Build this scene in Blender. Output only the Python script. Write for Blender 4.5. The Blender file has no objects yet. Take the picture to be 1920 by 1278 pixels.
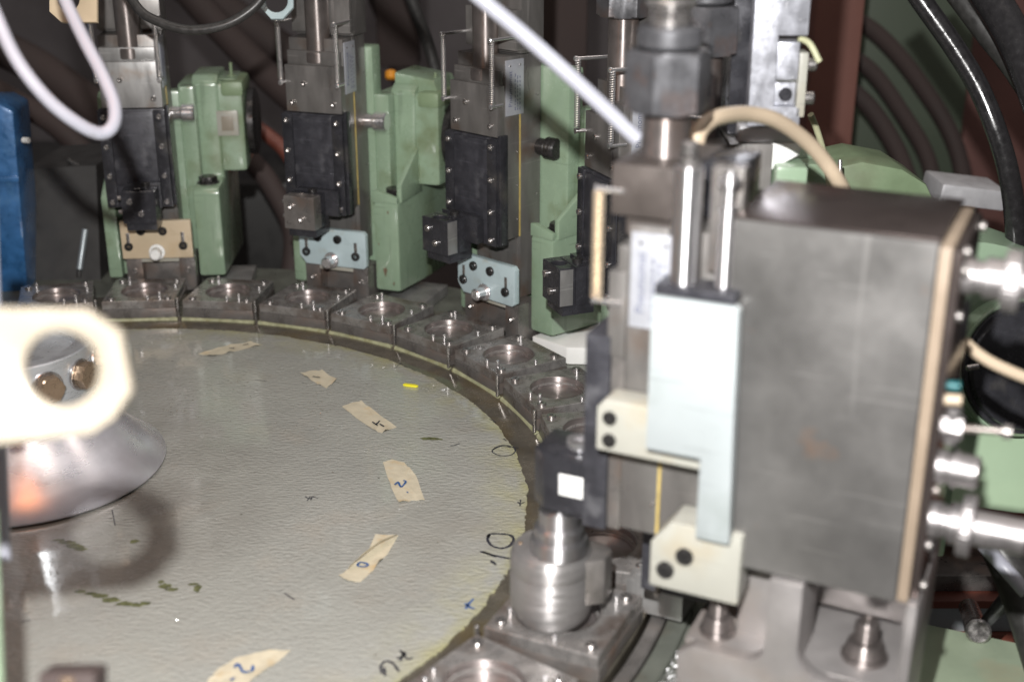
import bpy, bmesh, math, random
import numpy as np
from mathutils import Vector, Matrix
random.seed(7)
sc = bpy.context.scene
COL = sc.collection
R_ = math.radians

# ------------------------------------------------------------------ camera
CAMP = np.array([0.3323688, -0.8053284, 0.429285])
PITCH = 0.367164357
FPX = 2405.745                                   # focal length in photograph pixels (1920 wide)
FW = np.array([0, math.cos(PITCH), -math.sin(PITCH)])
UP = np.array([0, math.sin(PITCH), math.cos(PITCH)])
RT = np.array([1.0, 0, 0])
cam = bpy.data.cameras.new('camera')
co = bpy.data.objects.new('camera', cam); COL.objects.link(co)
co.location = CAMP
co.rotation_euler = (math.pi/2 - PITCH, 0, 0)
cam.sensor_width = 36; cam.lens = FPX/1920*36
cam.clip_start = .02; cam.clip_end = 60
cam.dof.use_dof = True; cam.dof.focus_distance = 1.0; cam.dof.aperture_fstop = 5.2
cam.dof.aperture_blades = 7
sc.camera = co
sc.view_settings.view_transform = 'Standard'; sc.view_settings.look = 'None'
sc.view_settings.exposure = 0; sc.view_settings.gamma = 1

# ------------------------------------------------------------------ light: flash by the lens, dim warm hall lamps
w = bpy.data.worlds.new('World'); sc.world = w; w.use_nodes = True
bg = w.node_tree.nodes['Background']; bg.inputs[1].default_value = .25
wn = w.node_tree; wt = wn.nodes.new('ShaderNodeTexCoord'); wx = wn.nodes.new('ShaderNodeSeparateXYZ'); wr = wn.nodes.new('ShaderNodeValToRGB')
wn.links.new(wt.outputs['Generated'], wx.inputs[0]); wn.links.new(wx.outputs[2], wr.inputs[0]); wn.links.new(wr.outputs[0], bg.inputs[0])
wr.color_ramp.elements[0].position = .0; wr.color_ramp.elements[0].color = (.17, .155, .145, 1)     # dim hall, paler ceiling
wr.color_ramp.elements[1].position = .8; wr.color_ramp.elements[1].color = (.66, .65, .66, 1)
we = wr.color_ramp.elements.new(1.0); we.color = (1.5, 1.45, 1.5, 1)
def lamp(name, loc, target, power, size, color, shape='DISK', size_y=None):
    l = bpy.data.lights.new(name, 'AREA'); l.energy = power; l.shape = shape; l.size = size; l.color = color
    if size_y: l.size_y = size_y
    o = bpy.data.objects.new(name, l); COL.objects.link(o); o.location = loc
    d = Vector(target) - Vector(loc); o.rotation_euler = d.to_track_quat('-Z', 'Y').to_euler(); return o
fl = CAMP + UP*.10 - RT*.028
lamp('camera_flash', fl, CAMP + FW*1.0 + UP*.0, 13.5, .013, (1, .985, .965))
lamp('ceiling_tube_lamp', (.1, -.2, 2.3), (.1, 0, 0), 6, 1.3, (1, .86, .72), 'RECTANGLE', .25)
lamp('ceiling_tube_lamp', (.9, .9, 2.3), (.4, .2, 0), 5, 1.3, (1, .88, .78), 'RECTANGLE', .25)
lamp('bench_lamp', (.05, -.24, .47), (.0, -.03, .01), .22, .13, (1, .30, .08))

# ------------------------------------------------------------------ materials
def mat(name, col, metal=0.0, rough=.4, var=.12, scale=60, bump=0.0, bscale=None, coat=0, stain=None, rvar=.12, stretch=None, aniso=0, spec=.5, scratch=None):
    m = bpy.data.materials.new(name); m.use_nodes = True; nt = m.node_tree; N = nt.nodes; L = nt.links
    b = N['Principled BSDF']; b.inputs['Metallic'].default_value = metal; b.inputs['Coat Weight'].default_value = coat
    b.inputs['Specular IOR Level'].default_value = spec
    if aniso:
        b.inputs['Anisotropic'].default_value = aniso; b.inputs['Anisotropic Rotation'].default_value = .25; tg = N.new('ShaderNodeTangent'); tg.direction_type = 'RADIAL'; tg.axis = 'Z'; L.new(tg.outputs[0], b.inputs['Tangent'])
    tc = N.new('ShaderNodeTexCoord'); mp = N.new('ShaderNodeMapping'); L.new(tc.outputs['Object'], mp.inputs[0])
    if stretch: mp.inputs['Scale'].default_value = stretch
    n = N.new('ShaderNodeTexNoise'); n.inputs['Scale'].default_value = scale; n.inputs['Detail'].default_value = 5; n.inputs['Roughness'].default_value = .62
    L.new(mp.outputs[0], n.inputs['Vector'])
    cr = N.new('ShaderNodeValToRGB'); L.new(n.outputs['Fac'], cr.inputs[0])
    cr.color_ramp.elements[0].position = .3; cr.color_ramp.elements[1].position = .7
    cr.color_ramp.elements[0].color = tuple(c*(1-var) for c in col) + (1,)
    cr.color_ramp.elements[1].color = tuple(min(1, c*(1+var)) for c in col) + (1,)
    out = cr.outputs[0]
    if stain:
        scol, sscale, lo, hi = stain
        n2 = N.new('ShaderNodeTexNoise'); n2.inputs['Scale'].default_value = sscale; n2.inputs['Detail'].default_value = 6
        L.new(tc.outputs['Object'], n2.inputs['Vector'])
        r2 = N.new('ShaderNodeMapRange'); r2.inputs[1].default_value = lo; r2.inputs[2].default_value = hi; L.new(n2.outputs['Fac'], r2.inputs[0])
        mx = N.new('ShaderNodeMix'); mx.data_type = 'RGBA'; L.new(r2.outputs[0], mx.inputs[0]); L.new(out, mx.inputs[6]); mx.inputs[7].default_value = scol + (1,)
        out = mx.outputs[2]
    if scratch:
        for ax_, sc_, th in (((2, 2, 40), 9, scratch[1]), ((30, 30, 1.5), 5, scratch[1]+.02)):
            mp3 = N.new('ShaderNodeMapping'); mp3.inputs['Scale'].default_value = ax_; mp3.inputs['Rotation'].default_value = (.5, .35, .2); L.new(tc.outputs['Object'], mp3.inputs[0])
            n3 = N.new('ShaderNodeTexNoise'); n3.inputs['Scale'].default_value = sc_; n3.inputs['Detail'].default_value = 2; L.new(mp3.outputs[0], n3.inputs['Vector'])
            r3 = N.new('ShaderNodeMapRange'); r3.inputs[1].default_value = th; r3.inputs[2].default_value = th+.06; r3.inputs[4].default_value = .45; L.new(n3.outputs['Fac'], r3.inputs[0])
            m3 = N.new('ShaderNodeMix'); m3.data_type = 'RGBA'; L.new(r3.outputs[0], m3.inputs[0]); L.new(out, m3.inputs[6]); m3.inputs[7].default_value = tuple(min(.9, c*scratch[0]) for c in col) + (1,); out = m3.outputs[2]
    L.new(out, b.inputs['Base Color'])
    mr = N.new('ShaderNodeMapRange'); L.new(n.outputs['Fac'], mr.inputs[0]); mr.inputs[1].default_value = .3; mr.inputs[2].default_value = .7
    mr.inputs[3].default_value = max(.03, rough-rvar); mr.inputs[4].default_value = min(1, rough+rvar); L.new(mr.outputs[0], b.inputs['Roughness'])
    if bump:
        bn = N.new('ShaderNodeTexNoise'); bn.inputs['Scale'].default_value = bscale or scale*4; bn.inputs['Detail'].default_value = 3
        L.new(mp.outputs[0], bn.inputs['Vector'])
        bp = N.new('ShaderNodeBump'); bp.inputs['Strength'].default_value = bump; bp.inputs['Distance'].default_value = .0006
        L.new(bn.outputs['Fac'], bp.inputs['Height']); L.new(bp.outputs[0], b.inputs['Normal'])
    return m
M = {}
M['black'] = mat('black_anodised', (.042, .042, .050), .25, .42, .3, 90, .12, 500, stain=((.11, .11, .12), 60, .6, .75), scratch=(2.5, .66))
M['blackgloss'] = mat('black_oxide_gloss', (.038, .038, .044), .3, .24, .3, 70, .06, 300, stain=((.08, .075, .07), 45, .6, .8))
M['steel'] = mat('ground_steel', (.33, .325, .32), .6, .40, .22, 50, .08, 500, stain=((.24, .17, .12), 25, .55, .75), stretch=(1, 1, .25), scratch=(1.6, .64))
M['slide'] = mat('oiled_slide_steel', (.20, .19, .182), .55, .36, .25, 50, .08, 400, stain=((.17, .11, .075), 22, .55, .74), stretch=(1, 1, .25), scratch=(1.9, .65))
M['steeldark'] = mat('oiled_steel', (.22, .205, .195), .6, .33, .28, 60, .12, 350, stain=((.16, .10, .07), 30, .52, .75))
M['nest'] = mat('worn_nest_steel', (.32, .305, .295), .6, .30, .3, 90, .18, 450, stain=((.13, .09, .07), 40, .5, .75))
M['cup'] = mat('satin_turned_steel', (.40, .385, .38), .75, .42, .12, 60, .03, 400, stretch=(1, 1, 6), aniso=.85)
M['bore'] = mat('bored_steel', (.40, .36, .35), .85, .42, .14, 60, .03, 400, stretch=(1, 1, 6), stain=((.26, .2, .17), 50, .55, .8), aniso=.9)
M['carriage'] = mat('brownish_blued_steel', (.085, .072, .066), .4, .4, .2, 40, .1, 300)
M['rod'] = mat('bright_turned_rod', (.66, .65, .66), .95, .40, .05, 80, rvar=.03, aniso=.95)
M['turned'] = mat('oiled_turned_steel', (.26, .23, .22), .8, .46, .25, 60, .05, 350, stain=((.18, .12, .09), 30, .52, .75), aniso=.92)
M['nickel'] = mat('nickel_connector', (.36, .34, .34), .85, .42, .05, 80)
M['chrome'] = mat('polished_rod', (.78, .77, .78), .9, .22, .06, 80, rvar=.04)
M['bolt'] = mat('bolt_steel', (.42, .40, .39), .9, .26, .2, 200, .05, 900)
M['boltblack'] = mat('black_bolt', (.04, .038, .038), .5, .3, .3, 200)
M['hexsteel'] = mat('hex_nut_steel', (.095, .095, .102), .45, .36, .3, 70, .15, 450, stain=((.13, .085, .07), 30, .58, .75))
M['alu'] = mat('milled_aluminium', (.48, .49, .54), .6, .38, .16, 120, .2, 380, stain=((.85, .85, .9), 260, .66, .72))
M['alucast'] = mat('machined_aluminium', (.34, .32, .315), .55, .42, .12, 30, .08, 400, stain=((.36, .29, .24), 14, .55, .8))
M['sheet'] = mat('control_box_sheet', (.168, .163, .158), .6, .40, .30, 11, .04, 300, stain=((.30, .17, .10), 17, .615, .72), rvar=.14, scratch=(1.7, .66))
M['sheettop'] = mat('control_box_lid', (.13, .105, .098), .75, .22, .2, 24, .03, 300, rvar=.06)
M['green'] = mat('green_enamel', (.245, .335, .235), 0, .26, .09, 25, .12, 60, coat=.5, stain=((.15, .19, .10), 22, .55, .74), rvar=.08, scratch=(.6, .66))
M['greenflashlit'] = mat('flash_lightened_green_enamel', (.30, .40, .27), 0, .35, .06, 8, .04, 90)  # green made paler, the near flash light put into the colour
M['greendull'] = mat('green_enamel_dusty', (.20, .27, .16), 0, .45, .15, 30, .1, 300, stain=((.14, .15, .09), 20, .5, .8))
M['greenpale'] = mat('pale_green_table', (.30, .36, .26), .1, .42, .12, 18, .05, 200, stain=((.40, .33, .22), 12, .6, .8))
M['cream'] = mat('cream_enamel', (.52, .42, .29), 0, .35, .06, 40, .05, 250, stain=((.5, .36, .2), 30, .62, .85))
M['creamwhite'] = mat('cream_white_enamel', (.35, .345, .305), 0, .35, .05, 30, .04, 300, stain=((.33, .28, .19), 26, .55, .8), scratch=(.6, .65))
M['creamplate'] = mat('cream_painted_plate', (.245, .215, .17), 0, .4, .12, 30, .1, 150, stain=((.26, .21, .15), 40, .6, .8))
M['blue'] = mat('pale_blue_enamel', (.40, .49, .51), 0, .35, .08, 40, .05, 250, stain=((.33, .33, .27), 50, .58, .76))
M['bluewhite'] = mat('pale_blue_cover', (.335, .365, .372), 0, .36, .07, 18, .05, 200, stain=((.25, .28, .27), 24, .57, .8), scratch=(.7, .64))
M['bluecast'] = mat('blue_enamel', (.03, .12, .29), .1, .32, .3, 60, .3, 220, coat=.4, stain=((.08, .2, .36), 40, .55, .8))
M['yellow'] = mat('brass_gib', (.62, .47, .16), .3, .4, .2, 100)
M['brass'] = mat('brown_bronze_bolt', (.26, .19, .13), .6, .32, .15, 300, .1, 900)
M['cone'] = mat('spun_steel_cone', (.80, .79, .84), .75, .28, .14, 12, .05, 500, stretch=(1, 1, 3), stain=((.62, .58, .61), 16, .55, .8), rvar=.07)
M['hub'] = mat('turned_aluminium_hub', (.50, .52, .54), .6, .32, .1, 60, .05, 400, stretch=(1, 1, 5))
M['whitetube'] = mat('white_plastic_tube', (.31, .315, .36), 0, .38, .04, 30, .05, 200, stain=((.22, .21, .2), 30, .6, .78))
M['beigetube'] = mat('beige_plastic_tube', (.46, .37, .27), 0, .35, .04, 30)
M['creamgasket'] = mat('beige_gasket', (.25, .195, .145), 0, .45, .08, 40)
M['rubber'] = mat('black_rubber_cable', (.018, .017, .018), 0, .22, .25, 200, .12, 600)
M['rubberdull'] = mat('dull_black_cable', (.03, .029, .028), 0, .4, .25, 200)
M['plate'] = mat('nameplate_aluminium', (.42, .43, .47), .35, .42, .05, 100)
M['ink'] = mat('black_ink', (.02, .02, .03), 0, .5)
M['inkblue'] = mat('blue_ink', (.03, .09, .25), 0, .5)
M['print'] = mat('grey_print', (.13, .14, .2), 0, .5)
M['white'] = mat('white_paint_and_glare', (.8, .8, .78), 0, .4, .04)
M['tape'] = mat('masking_tape', (.50, .45, .34), 0, .55, .08, 120, .35, 400, stain=((.46, .33, .17), 80, .55, .8))
M['yellowchip'] = mat('yellow_plastic', (.75, .68, .03), 0, .4, .1)
M['seal'] = mat('yellowed_sealant', (.29, .29, .18), 0, .4, .25, 150, .6, 500, stain=((.18, .16, .07), 90, .55, .75))
M['bed'] = mat('machine_bed_iron', (.17, .18, .155), .4, .36, .2, 40, .15, 300, stain=((.13, .085, .05), 14, .5, .75))
M['foot'] = mat('scraped_foot_steel', (.58, .58, .60), .25, .45, .06, 80, .2, 350)
M['redpaint'] = mat('oxide_red_paint', (.20, .062, .042), 0, .45, .25, 20, .1, 200)
M['brownpost'] = mat('brown_painted_steel', (.22, .10, .08), 0, .5, .15, 5)
M['greenpanel'] = mat('grey_green_cabinet', (.10, .125, .09), 0, .5, .12, 4)
M['pinkpanel'] = mat('faded_red_panel', (.24, .12, .105), 0, .5, .2, 4)
M['wall'] = mat('dim_wall_plaster', (.26, .235, .24), 0, .7, .3, 2.2)
M['darkbrown'] = mat('dark_brown_pipe', (.052, .036, .033), 0, .75, .25, 6)
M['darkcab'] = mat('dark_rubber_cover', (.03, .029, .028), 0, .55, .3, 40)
M['railgrey'] = mat('grey_blue_rail', (.33, .37, .39), .4, .42, .15, 30)
M['orange'] = mat('orange_cap', (.75, .30, .03), 0, .35)
M['teal'] = mat('teal_plastic', (.01, .10, .11), 0, .3)
M['floor'] = mat('oily_floor', (.06, .045, .04), 0, .5, .3, 3)
M['beigespring'] = mat('warm_tinted_spring', (.80, .68, .52), .7, .3, .05)
M['chips'] = mat('bright_metal_swarf', (.85, .85, .86), 1, .12, .05, 300)
M['grease'] = mat('dark_green_grease', (.10, .105, .05), 0, .2, .5, 200, .5, 600)
M['hosegreen'] = mat('clear_yellowed_tube', (.42, .42, .27), 0, .3)

def sheet_material():
    m = bpy.data.materials.new('peeling_grey_disc_coating'); m.use_nodes = True; nt = m.node_tree; N = nt.nodes; L = nt.links
    b = N['Principled BSDF']; b.inputs['Specular IOR Level'].default_value = .5
    tc = N.new('ShaderNodeTexCoord')
    def noise(s, d=4, v=None, r=.6):
        n = N.new('ShaderNodeTexNoise'); n.inputs['Scale'].default_value = s; n.inputs['Detail'].default_value = d; n.inputs['Roughness'].default_value = r
        L.new(v or tc.outputs['Object'], n.inputs['Vector']); return n.outputs['Fac']
    def rng(f, a, c, lo=0.0, hi=1.0):
        r = N.new('ShaderNodeMapRange'); L.new(f, r.inputs[0]); r.inputs[1].default_value = a; r.inputs[2].default_value = c; r.inputs[3].default_value = lo; r.inputs[4].default_value = hi; return r.outputs[0]
    def mix(f, a, c):
        x = N.new('ShaderNodeMix'); x.data_type = 'RGBA'; L.new(f, x.inputs[0])
        for s, v in ((6, a), (7, c)):
            if isinstance(v, tuple): x.inputs[s].default_value = v + (1,)
            else: L.new(v, x.inputs[s])
        return x.outputs[2]
    def mul(a, c):
        x = N.new('ShaderNodeMath'); x.operation = 'MULTIPLY'; L.new(a, x.inputs[0]); L.new(c, x.inputs[1]); return x.outputs[0]
    c = mix(rng(noise(7, 6), .3, .7), (.275, .278, .252), (.375, .378, .348))
    c = mix(rng(noise(420, 2), .35, .75), c, (.31, .31, .285))
    c = mix(rng(noise(14, 4), .55, .78, 0, .35), c, (.36, .30, .23))
    # yellow-green oil soaked into the rim of the coating
    geo = N.new('ShaderNodeVectorMath'); geo.operation = 'LENGTH'; L.new(tc.outputs['Object'], geo.inputs[0])
    rim = rng(geo.outputs['Value'], .300, .345); n1 = rng(noise(26, 5), .42, .66)
    c = mix(mul(rim, n1), c, (.34, .33, .20))
    edge = rng(geo.outputs['Value'], .336, .344)
    c = mix(mul(edge, rng(noise(60, 4), .35, .6)), c, (.32, .31, .17))
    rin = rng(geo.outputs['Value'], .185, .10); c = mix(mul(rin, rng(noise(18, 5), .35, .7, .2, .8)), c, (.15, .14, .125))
    c = mix(rng(noise(5, 5), .56, .74, 0, .5), c, (.24, .225, .20))
    # sparse black specks
    v = N.new('ShaderNodeTexVoronoi'); v.inputs['Scale'].default_value = 75; L.new(tc.outputs['Object'], v.inputs['Vector'])
    sp = rng(v.outputs['Distance'], .10, .05); sp = mul(sp, rng(noise(22, 2), .60, .66))
    c = mix(sp, c, (.07, .065, .05))
    # drawn-out scratches and grubby streaks
    mp = N.new('ShaderNodeMapping'); mp.inputs['Rotation'].default_value = (0, 0, .7); mp.inputs['Scale'].default_value = (3, 60, 1); L.new(tc.outputs['Object'], mp.inputs[0])
    c = mix(rng(noise(4, 3, mp.outputs[0]), .66, .8, 0, .35), c, (.22, .21, .19))
    L.new(c, b.inputs['Base Color'])
    L.new(rng(noise(11, 4), .35, .65, .16, .36), b.inputs['Roughness'])
    mp2 = N.new('ShaderNodeMapping'); mp2.inputs['Scale'].default_value = (1, 2.1, 1); mp2.inputs['Rotation'].default_value = (0, 0, .12); L.new(tc.outputs['Object'], mp2.inputs[0])
    b1 = N.new('ShaderNodeBump'); b1.inputs['Strength'].default_value = .8; b1.inputs['Distance'].default_value = .0016; L.new(noise(185, 3, mp2.outputs[0], .55), b1.inputs['Height'])
    b2 = N.new('ShaderNodeBump'); b2.inputs['Strength'].default_value = .5; b2.inputs['Distance'].default_value = .002; L.new(noise(22, 2), b2.inputs['Height'])
    L.new(rng(noise(7, 3), .40, .56, .1, 1.0), b.inputs['Coat Weight']); b.inputs['Coat Roughness'].default_value = .07
    b3 = N.new('ShaderNodeBump'); b3.inputs['Strength'].default_value = .12; b.inputs['Coat IOR'].default_value = 1.8; b3.inputs['Distance'].default_value = .0006; L.new(noise(90, 2), b3.inputs['Height']); L.new(b3.outputs[0], b.inputs['Coat Normal'])
    L.new(b2.outputs[0], b1.inputs['Normal']); L.new(b1.outputs[0], b.inputs['Normal'])
    return m
M['coating'] = sheet_material()
M['discmetal'] = mat('oil_soaked_disc_rim', (.14, .125, .10), .45, .2, .35, 30, .1, 200, coat=.6, stain=((.15, .105, .035), 11, .5, .7))

# ------------------------------------------------------------------ geometry helpers (millimetres in, metres out)
class G:
    def __init__(s): s.v = []; s.f = []
    def add(s, vs, fs, T=None):
        o = len(s.v)
        for p in vs:
            p = Vector(p)
            if T is not None: p = T @ p
            s.v.append(p)
        s.f += [tuple(i+o for i in f) for f in fs]; return s
    def bm(s, b, T=None):
        b.verts.ensure_lookup_table()
        s.add([v.co.copy() for v in b.verts], [[v.index for v in f.verts] for f in b.faces], T); b.free(); return s
    def box(s, x0, x1, y0, y1, z0, z1, b=.5, T=None, seg=2):
        m = bmesh.new(); bmesh.ops.create_cube(m, size=1)
        for v in m.verts: v.co = Vector(((x0+x1)/2 + v.co.x*(x1-x0), (y0+y1)/2 + v.co.y*(y1-y0), (z0+z1)/2 + v.co.z*(z1-z0)))
        if b: bmesh.ops.bevel(m, geom=m.edges[:], offset=b, segments=seg, affect='EDGES', profile=.6)
        m.normal_update(); m.verts.index_update(); return s.bm(m, T)
    def prism(s, poly, a0, a1, axis='z', b=.5, T=None):
        # poly in the plane across the axis: z -> (x,y), x -> (y,z), y -> (x,z)
        def P(u, v, a): return {'z': (u, v, a), 'x': (a, u, v), 'y': (u, a, v)}[axis]
        m = bmesh.new()
        lo = [m.verts.new(P(u, v, a0)) for u, v in poly]; hi = [m.verts.new(P(u, v, a1)) for u, v in poly]
        n = len(poly); m.faces.new(lo[::-1]); m.faces.new(hi)
        for i in range(n): m.faces.new((lo[i], lo[(i+1) % n], hi[(i+1) % n], hi[i]))
        bmesh.ops.recalc_face_normals(m, faces=m.faces[:])
        if b:
            m.normal_update()
            ed = [e for e in m.edges if len(e.link_faces) == 2 and e.calc_face_angle(0) > .55]
            bmesh.ops.bevel(m, geom=ed, offset=b, segments=2, affect='EDGES', profile=.6)
        m.verts.index_update(); return s.bm(m, T)
    def lathe(s, prof, o=(0, 0, 0), d=(0, 0, 1), n=32, flats=0, cap=True):
        # prof: (radius, height) from one end to the other, turned about d through o
        q = Vector(d).to_track_quat('Z', 'Y'); T = Matrix.Translation(Vector(o)) @ q.to_matrix().to_4x4()
        vs = []; fs = []
        for r, h in prof:
            for i in range(n):
                a = 2*math.pi*i/n; vs.append((r*math.cos(a), r*math.sin(a), h))
        for k in range(len(prof)-1):
            for i in range(n):
                j = (i+1) % n; fs.append((k*n+i, k*n+j, (k+1)*n+j, (k+1)*n+i))
        if cap:
            fs.append(tuple(range(n))[::-1]); fs.append(tuple((len(prof)-1)*n+i for i in range(n)))
        return s.add(vs, fs, T)
    def cyl(s, p0, p1, r, n=24, r2=None, b=.4):
        p0 = Vector(p0); p1 = Vector(p1); L = (p1-p0).length; r2 = r if r2 is None else r2
        b = min(b, L/3, r/3)
        return s.lathe([(r-b, 0), (r, b), (r2, L-b), (r2-b, L)], p0, p1-p0, n)
    def hexa(s, p0, p1, r, ch=.8):
        p0 = Vector(p0); p1 = Vector(p1); L = (p1-p0).length; q = (p1-p0).to_track_quat('Z', 'Y')
        T = Matrix.Translation(p0) @ q.to_matrix().to_4x4(); n = 36; vs = []; fs = []
        def hr(a, rr): k = (a % (math.pi/3)) - math.pi/6; return min(rr, r*math.cos(math.pi/6)/math.cos(k))
        rings = [(r*.84, 0), (r*.87, .001), (r, r*.075*ch), (r, L-r*.075*ch), (r*.87, L-.001), (r*.84, L)]
        for rr, h in rings:
            for i in range(n):
                a = 2*math.pi*i/n; x = hr(a, rr); vs.append((x*math.cos(a), x*math.sin(a), h))
        for k in range(len(rings)-1):
            for i in range(n): j = (i+1) % n; fs.append((k*n+i, k*n+j, (k+1)*n+j, (k+1)*n+i))
        fs.append(tuple(range(n))[::-1]); fs.append(tuple((len(rings)-1)*n+i for i in range(n)))
        return s.add(vs, fs, T)
    def socket(s, p, d, r, h):
        # cap screw head with a hexagon socket
        q = Vector(d).to_track_quat('Z', 'Y'); T = Matrix.Translation(Vector(p)) @ q.to_matrix().to_4x4(); n = 18; vs = []; fs = []
        def hx(a): k = (a % (math.pi/3)) - math.pi/6; return r*.5*math.cos(math.pi/6)/math.cos(k)
        rings = [(r, 0), (r, h-r*.12), (r*.9, h), ('h', h), ('h', h*.35)]
        for rr, hh in rings:
            for i in range(n):
                a = 2*math.pi*i/n; x = hx(a) if rr == 'h' else rr; vs.append((x*math.cos(a), x*math.sin(a), hh))
        for k in range(len(rings)-1):
            for i in range(n): j = (i+1) % n; fs.append((k*n+i, k*n+j, (k+1)*n+j, (k+1)*n+i))
        fs.append(tuple((len(rings)-1)*n+i for i in range(n))); return s.add(vs, fs, T)
    def tube(s, pts, r, n=12, sub=8, cap=True, hollow=0):
        P = [Vector(p) for p in pts]; C = []
        if len(P) > 2:
            E = [P[0]*2-P[1]] + P + [P[-1]*2-P[-2]]
            for i in range(1, len(E)-2):
                for k in range(sub):
                    t = k/sub; a, b_, c, d = E[i-1], E[i], E[i+1], E[i+2]
                    C.append(.5*((2*b_)+(c-a)*t+(2*a-5*b_+4*c-d)*t*t+(3*b_-a-3*c+d)*t*t*t))
            C.append(P[-1])
        else: C = P
        vs = []; fs = []; nrm = None
        for i, p in enumerate(C):
            t = (C[min(i+1, len(C)-1)] - C[max(i-1, 0)]).normalized()
            if nrm is None: nrm = t.orthogonal().normalized()
            nrm = (nrm - t*nrm.dot(t)).normalized(); bn = t.cross(nrm)
            for k in range(n):
                a = 2*math.pi*k/n; vs.append(p + (nrm*math.cos(a)+bn*math.sin(a))*r)
        for i in range(len(C)-1):
            for k in range(n): j = (k+1) % n; fs.append((i*n+k, i*n+j, (i+1)*n+j, (i+1)*n+k))
        e = (len(C)-1)*n
        if hollow:
            t = (C[-1]-C[-2]).normalized(); o = len(vs)
            for dz in (0, -r*3):
                for k in range(n):
                    a = 2*math.pi*k/n; vs.append(C[-1] + t*dz + (nrm*math.cos(a)+bn*math.sin(a))*r*hollow)
            for k in range(n):
                j = (k+1) % n; fs.append((e+k, e+j, o+j, o+k)); fs.append((o+k, o+j, o+n+j, o+n+k))
            fs.append(tuple(o+n+k for k in range(n)))
        elif cap: fs.append(tuple(e+k for k in range(n)))
        if cap: fs.append(tuple(range(n))[::-1])
        return s.add(vs, fs)
    def helix(s, p0, p1, R, r, turns, per=9, n=5):
        p0 = Vector(p0); p1 = Vector(p1); ax = p1-p0; u = ax.orthogonal().normalized(); v = ax.normalized().cross(u); N_ = int(turns*per)
        return s.tube([p0+ax*(i/N_)+(u*math.cos(2*math.pi*i/per)+v*math.sin(2*math.pi*i/per))*R for i in range(N_+1)], r, n, 1)
    def mesh(s, name, m, ang=34):
        me = bpy.data.meshes.new(name); me.from_pydata([tuple(p*.001) for p in s.v], [], s.f); me.materials.append(m)
        b = bmesh.new(); b.from_mesh(me); bmesh.ops.recalc_face_normals(b, faces=b.faces[:]); b.to_mesh(me); b.free()
        me.polygons.foreach_set('use_smooth', [True]*len(me.polygons)); me.set_sharp_from_angle(angle=R_(ang)); me.update(); return me
    def build(s, name, m, parent=None, ang=34, **k):
        return link(name, s.mesh(name, M[m] if isinstance(m, str) else m, ang), parent, **k)
def link(name, me, parent=None, loc=None, rot=None, label=None, cat=None, group=None, kind=None):
    o = bpy.data.objects.new(name, me); COL.objects.link(o)
    if parent is not None: o.parent = parent
    if loc is not None: o.location = Vector(loc)*.001
    if rot is not None: o.rotation_euler = rot
    tag(o, label, cat, group, kind); return o
def tag(o, label=None, cat=None, group=None, kind=None):
    for k, v in (('label', label), ('category', cat), ('group', group), ('kind', kind)):
        if v: o[k] = v
    return o
def thing(name, label, cat, loc=(0, 0, 0), rz=0, group=None):
    o = bpy.data.objects.new(name, None); COL.objects.link(o); o.location = Vector(loc)*.001; o.rotation_euler = (0, 0, rz)
    o.empty_display_size = .01
    return tag(o, label, cat, group)
def at(px, py, d=None, z=None):
    """photograph pixel + depth (or height) -> point in mm"""
    v = FW*FPX + RT*(px-960) - UP*(py-639)
    s = d/1000/FPX if d is not None else (z/1000-CAMP[2])/v[2]
    return Vector((CAMP + v*s)*1000)
def plate_bore(g, x0, x1, y0, y1, z0, z1, prof, n=48, cx=0, cy=0, ch=0.6):
    """square plate with a turned bore; prof = (radius, z) from the top mouth down; closed floor"""
    vs = []; fs = []
    def sq(a, i):
        c, s_ = math.cos(a), math.sin(a); k = []
        if c > 1e-6: k.append((x1-i-cx)/c)
        if c < -1e-6: k.append((x0+i-cx)/c)
        if s_ > 1e-6: k.append((y1-i-cy)/s_)
        if s_ < -1e-6: k.append((y0+i-cy)/s_)
        t = min(k); return (cx+c*t, cy+s_*t)
    A = sorted([2*math.pi*i/n for i in range(n)] + [math.atan2(y-cy, x-cx) % (2*math.pi) for x in (x0, x1) for y in (y0, y1)])
    n = len(A)
    for i, z in ((0, z0), (0, z1-ch), (ch, z1)):
        for a in A: p = sq(a, i); vs.append((p[0], p[1], z))
    for r, z in prof:
        for a in A: vs.append((cx+r*math.cos(a), cy+r*math.sin(a), z))
    K = 3+len(prof)
    for k in range(K-1):
        for i in range(n): j = (i+1) % n; fs.append((k*n+i, k*n+j, (k+1)*n+j, (k+1)*n+i))
    fs.append(tuple((K-1)*n+i for i in range(n))); fs.append(tuple(range(n))[::-1])
    g.add(vs, fs)

STEP = math.radians(12); A0 = -0.288721765; RING = 400.0
def ang(k): return A0 + STEP*k
def spot(k): a = ang(k); return (RING*math.sin(a), RING*math.cos(a), 0)

def text_mesh(body, size, depth=.15):
    c = bpy.data.curves.new('lettering', 'FONT'); c.body = body; c.size = size*.001; c.extrude = depth*.001; c.align_x = 'CENTER'; c.align_y = 'CENTER'
    o = bpy.data.objects.new('lettering', c); COL.objects.link(o)
    dg = bpy.context.evaluated_depsgraph_get(); me = bpy.data.meshes.new_from_object(o.evaluated_get(dg)); bpy.data.objects.remove(o); bpy.data.curves.remove(c); return me

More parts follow.
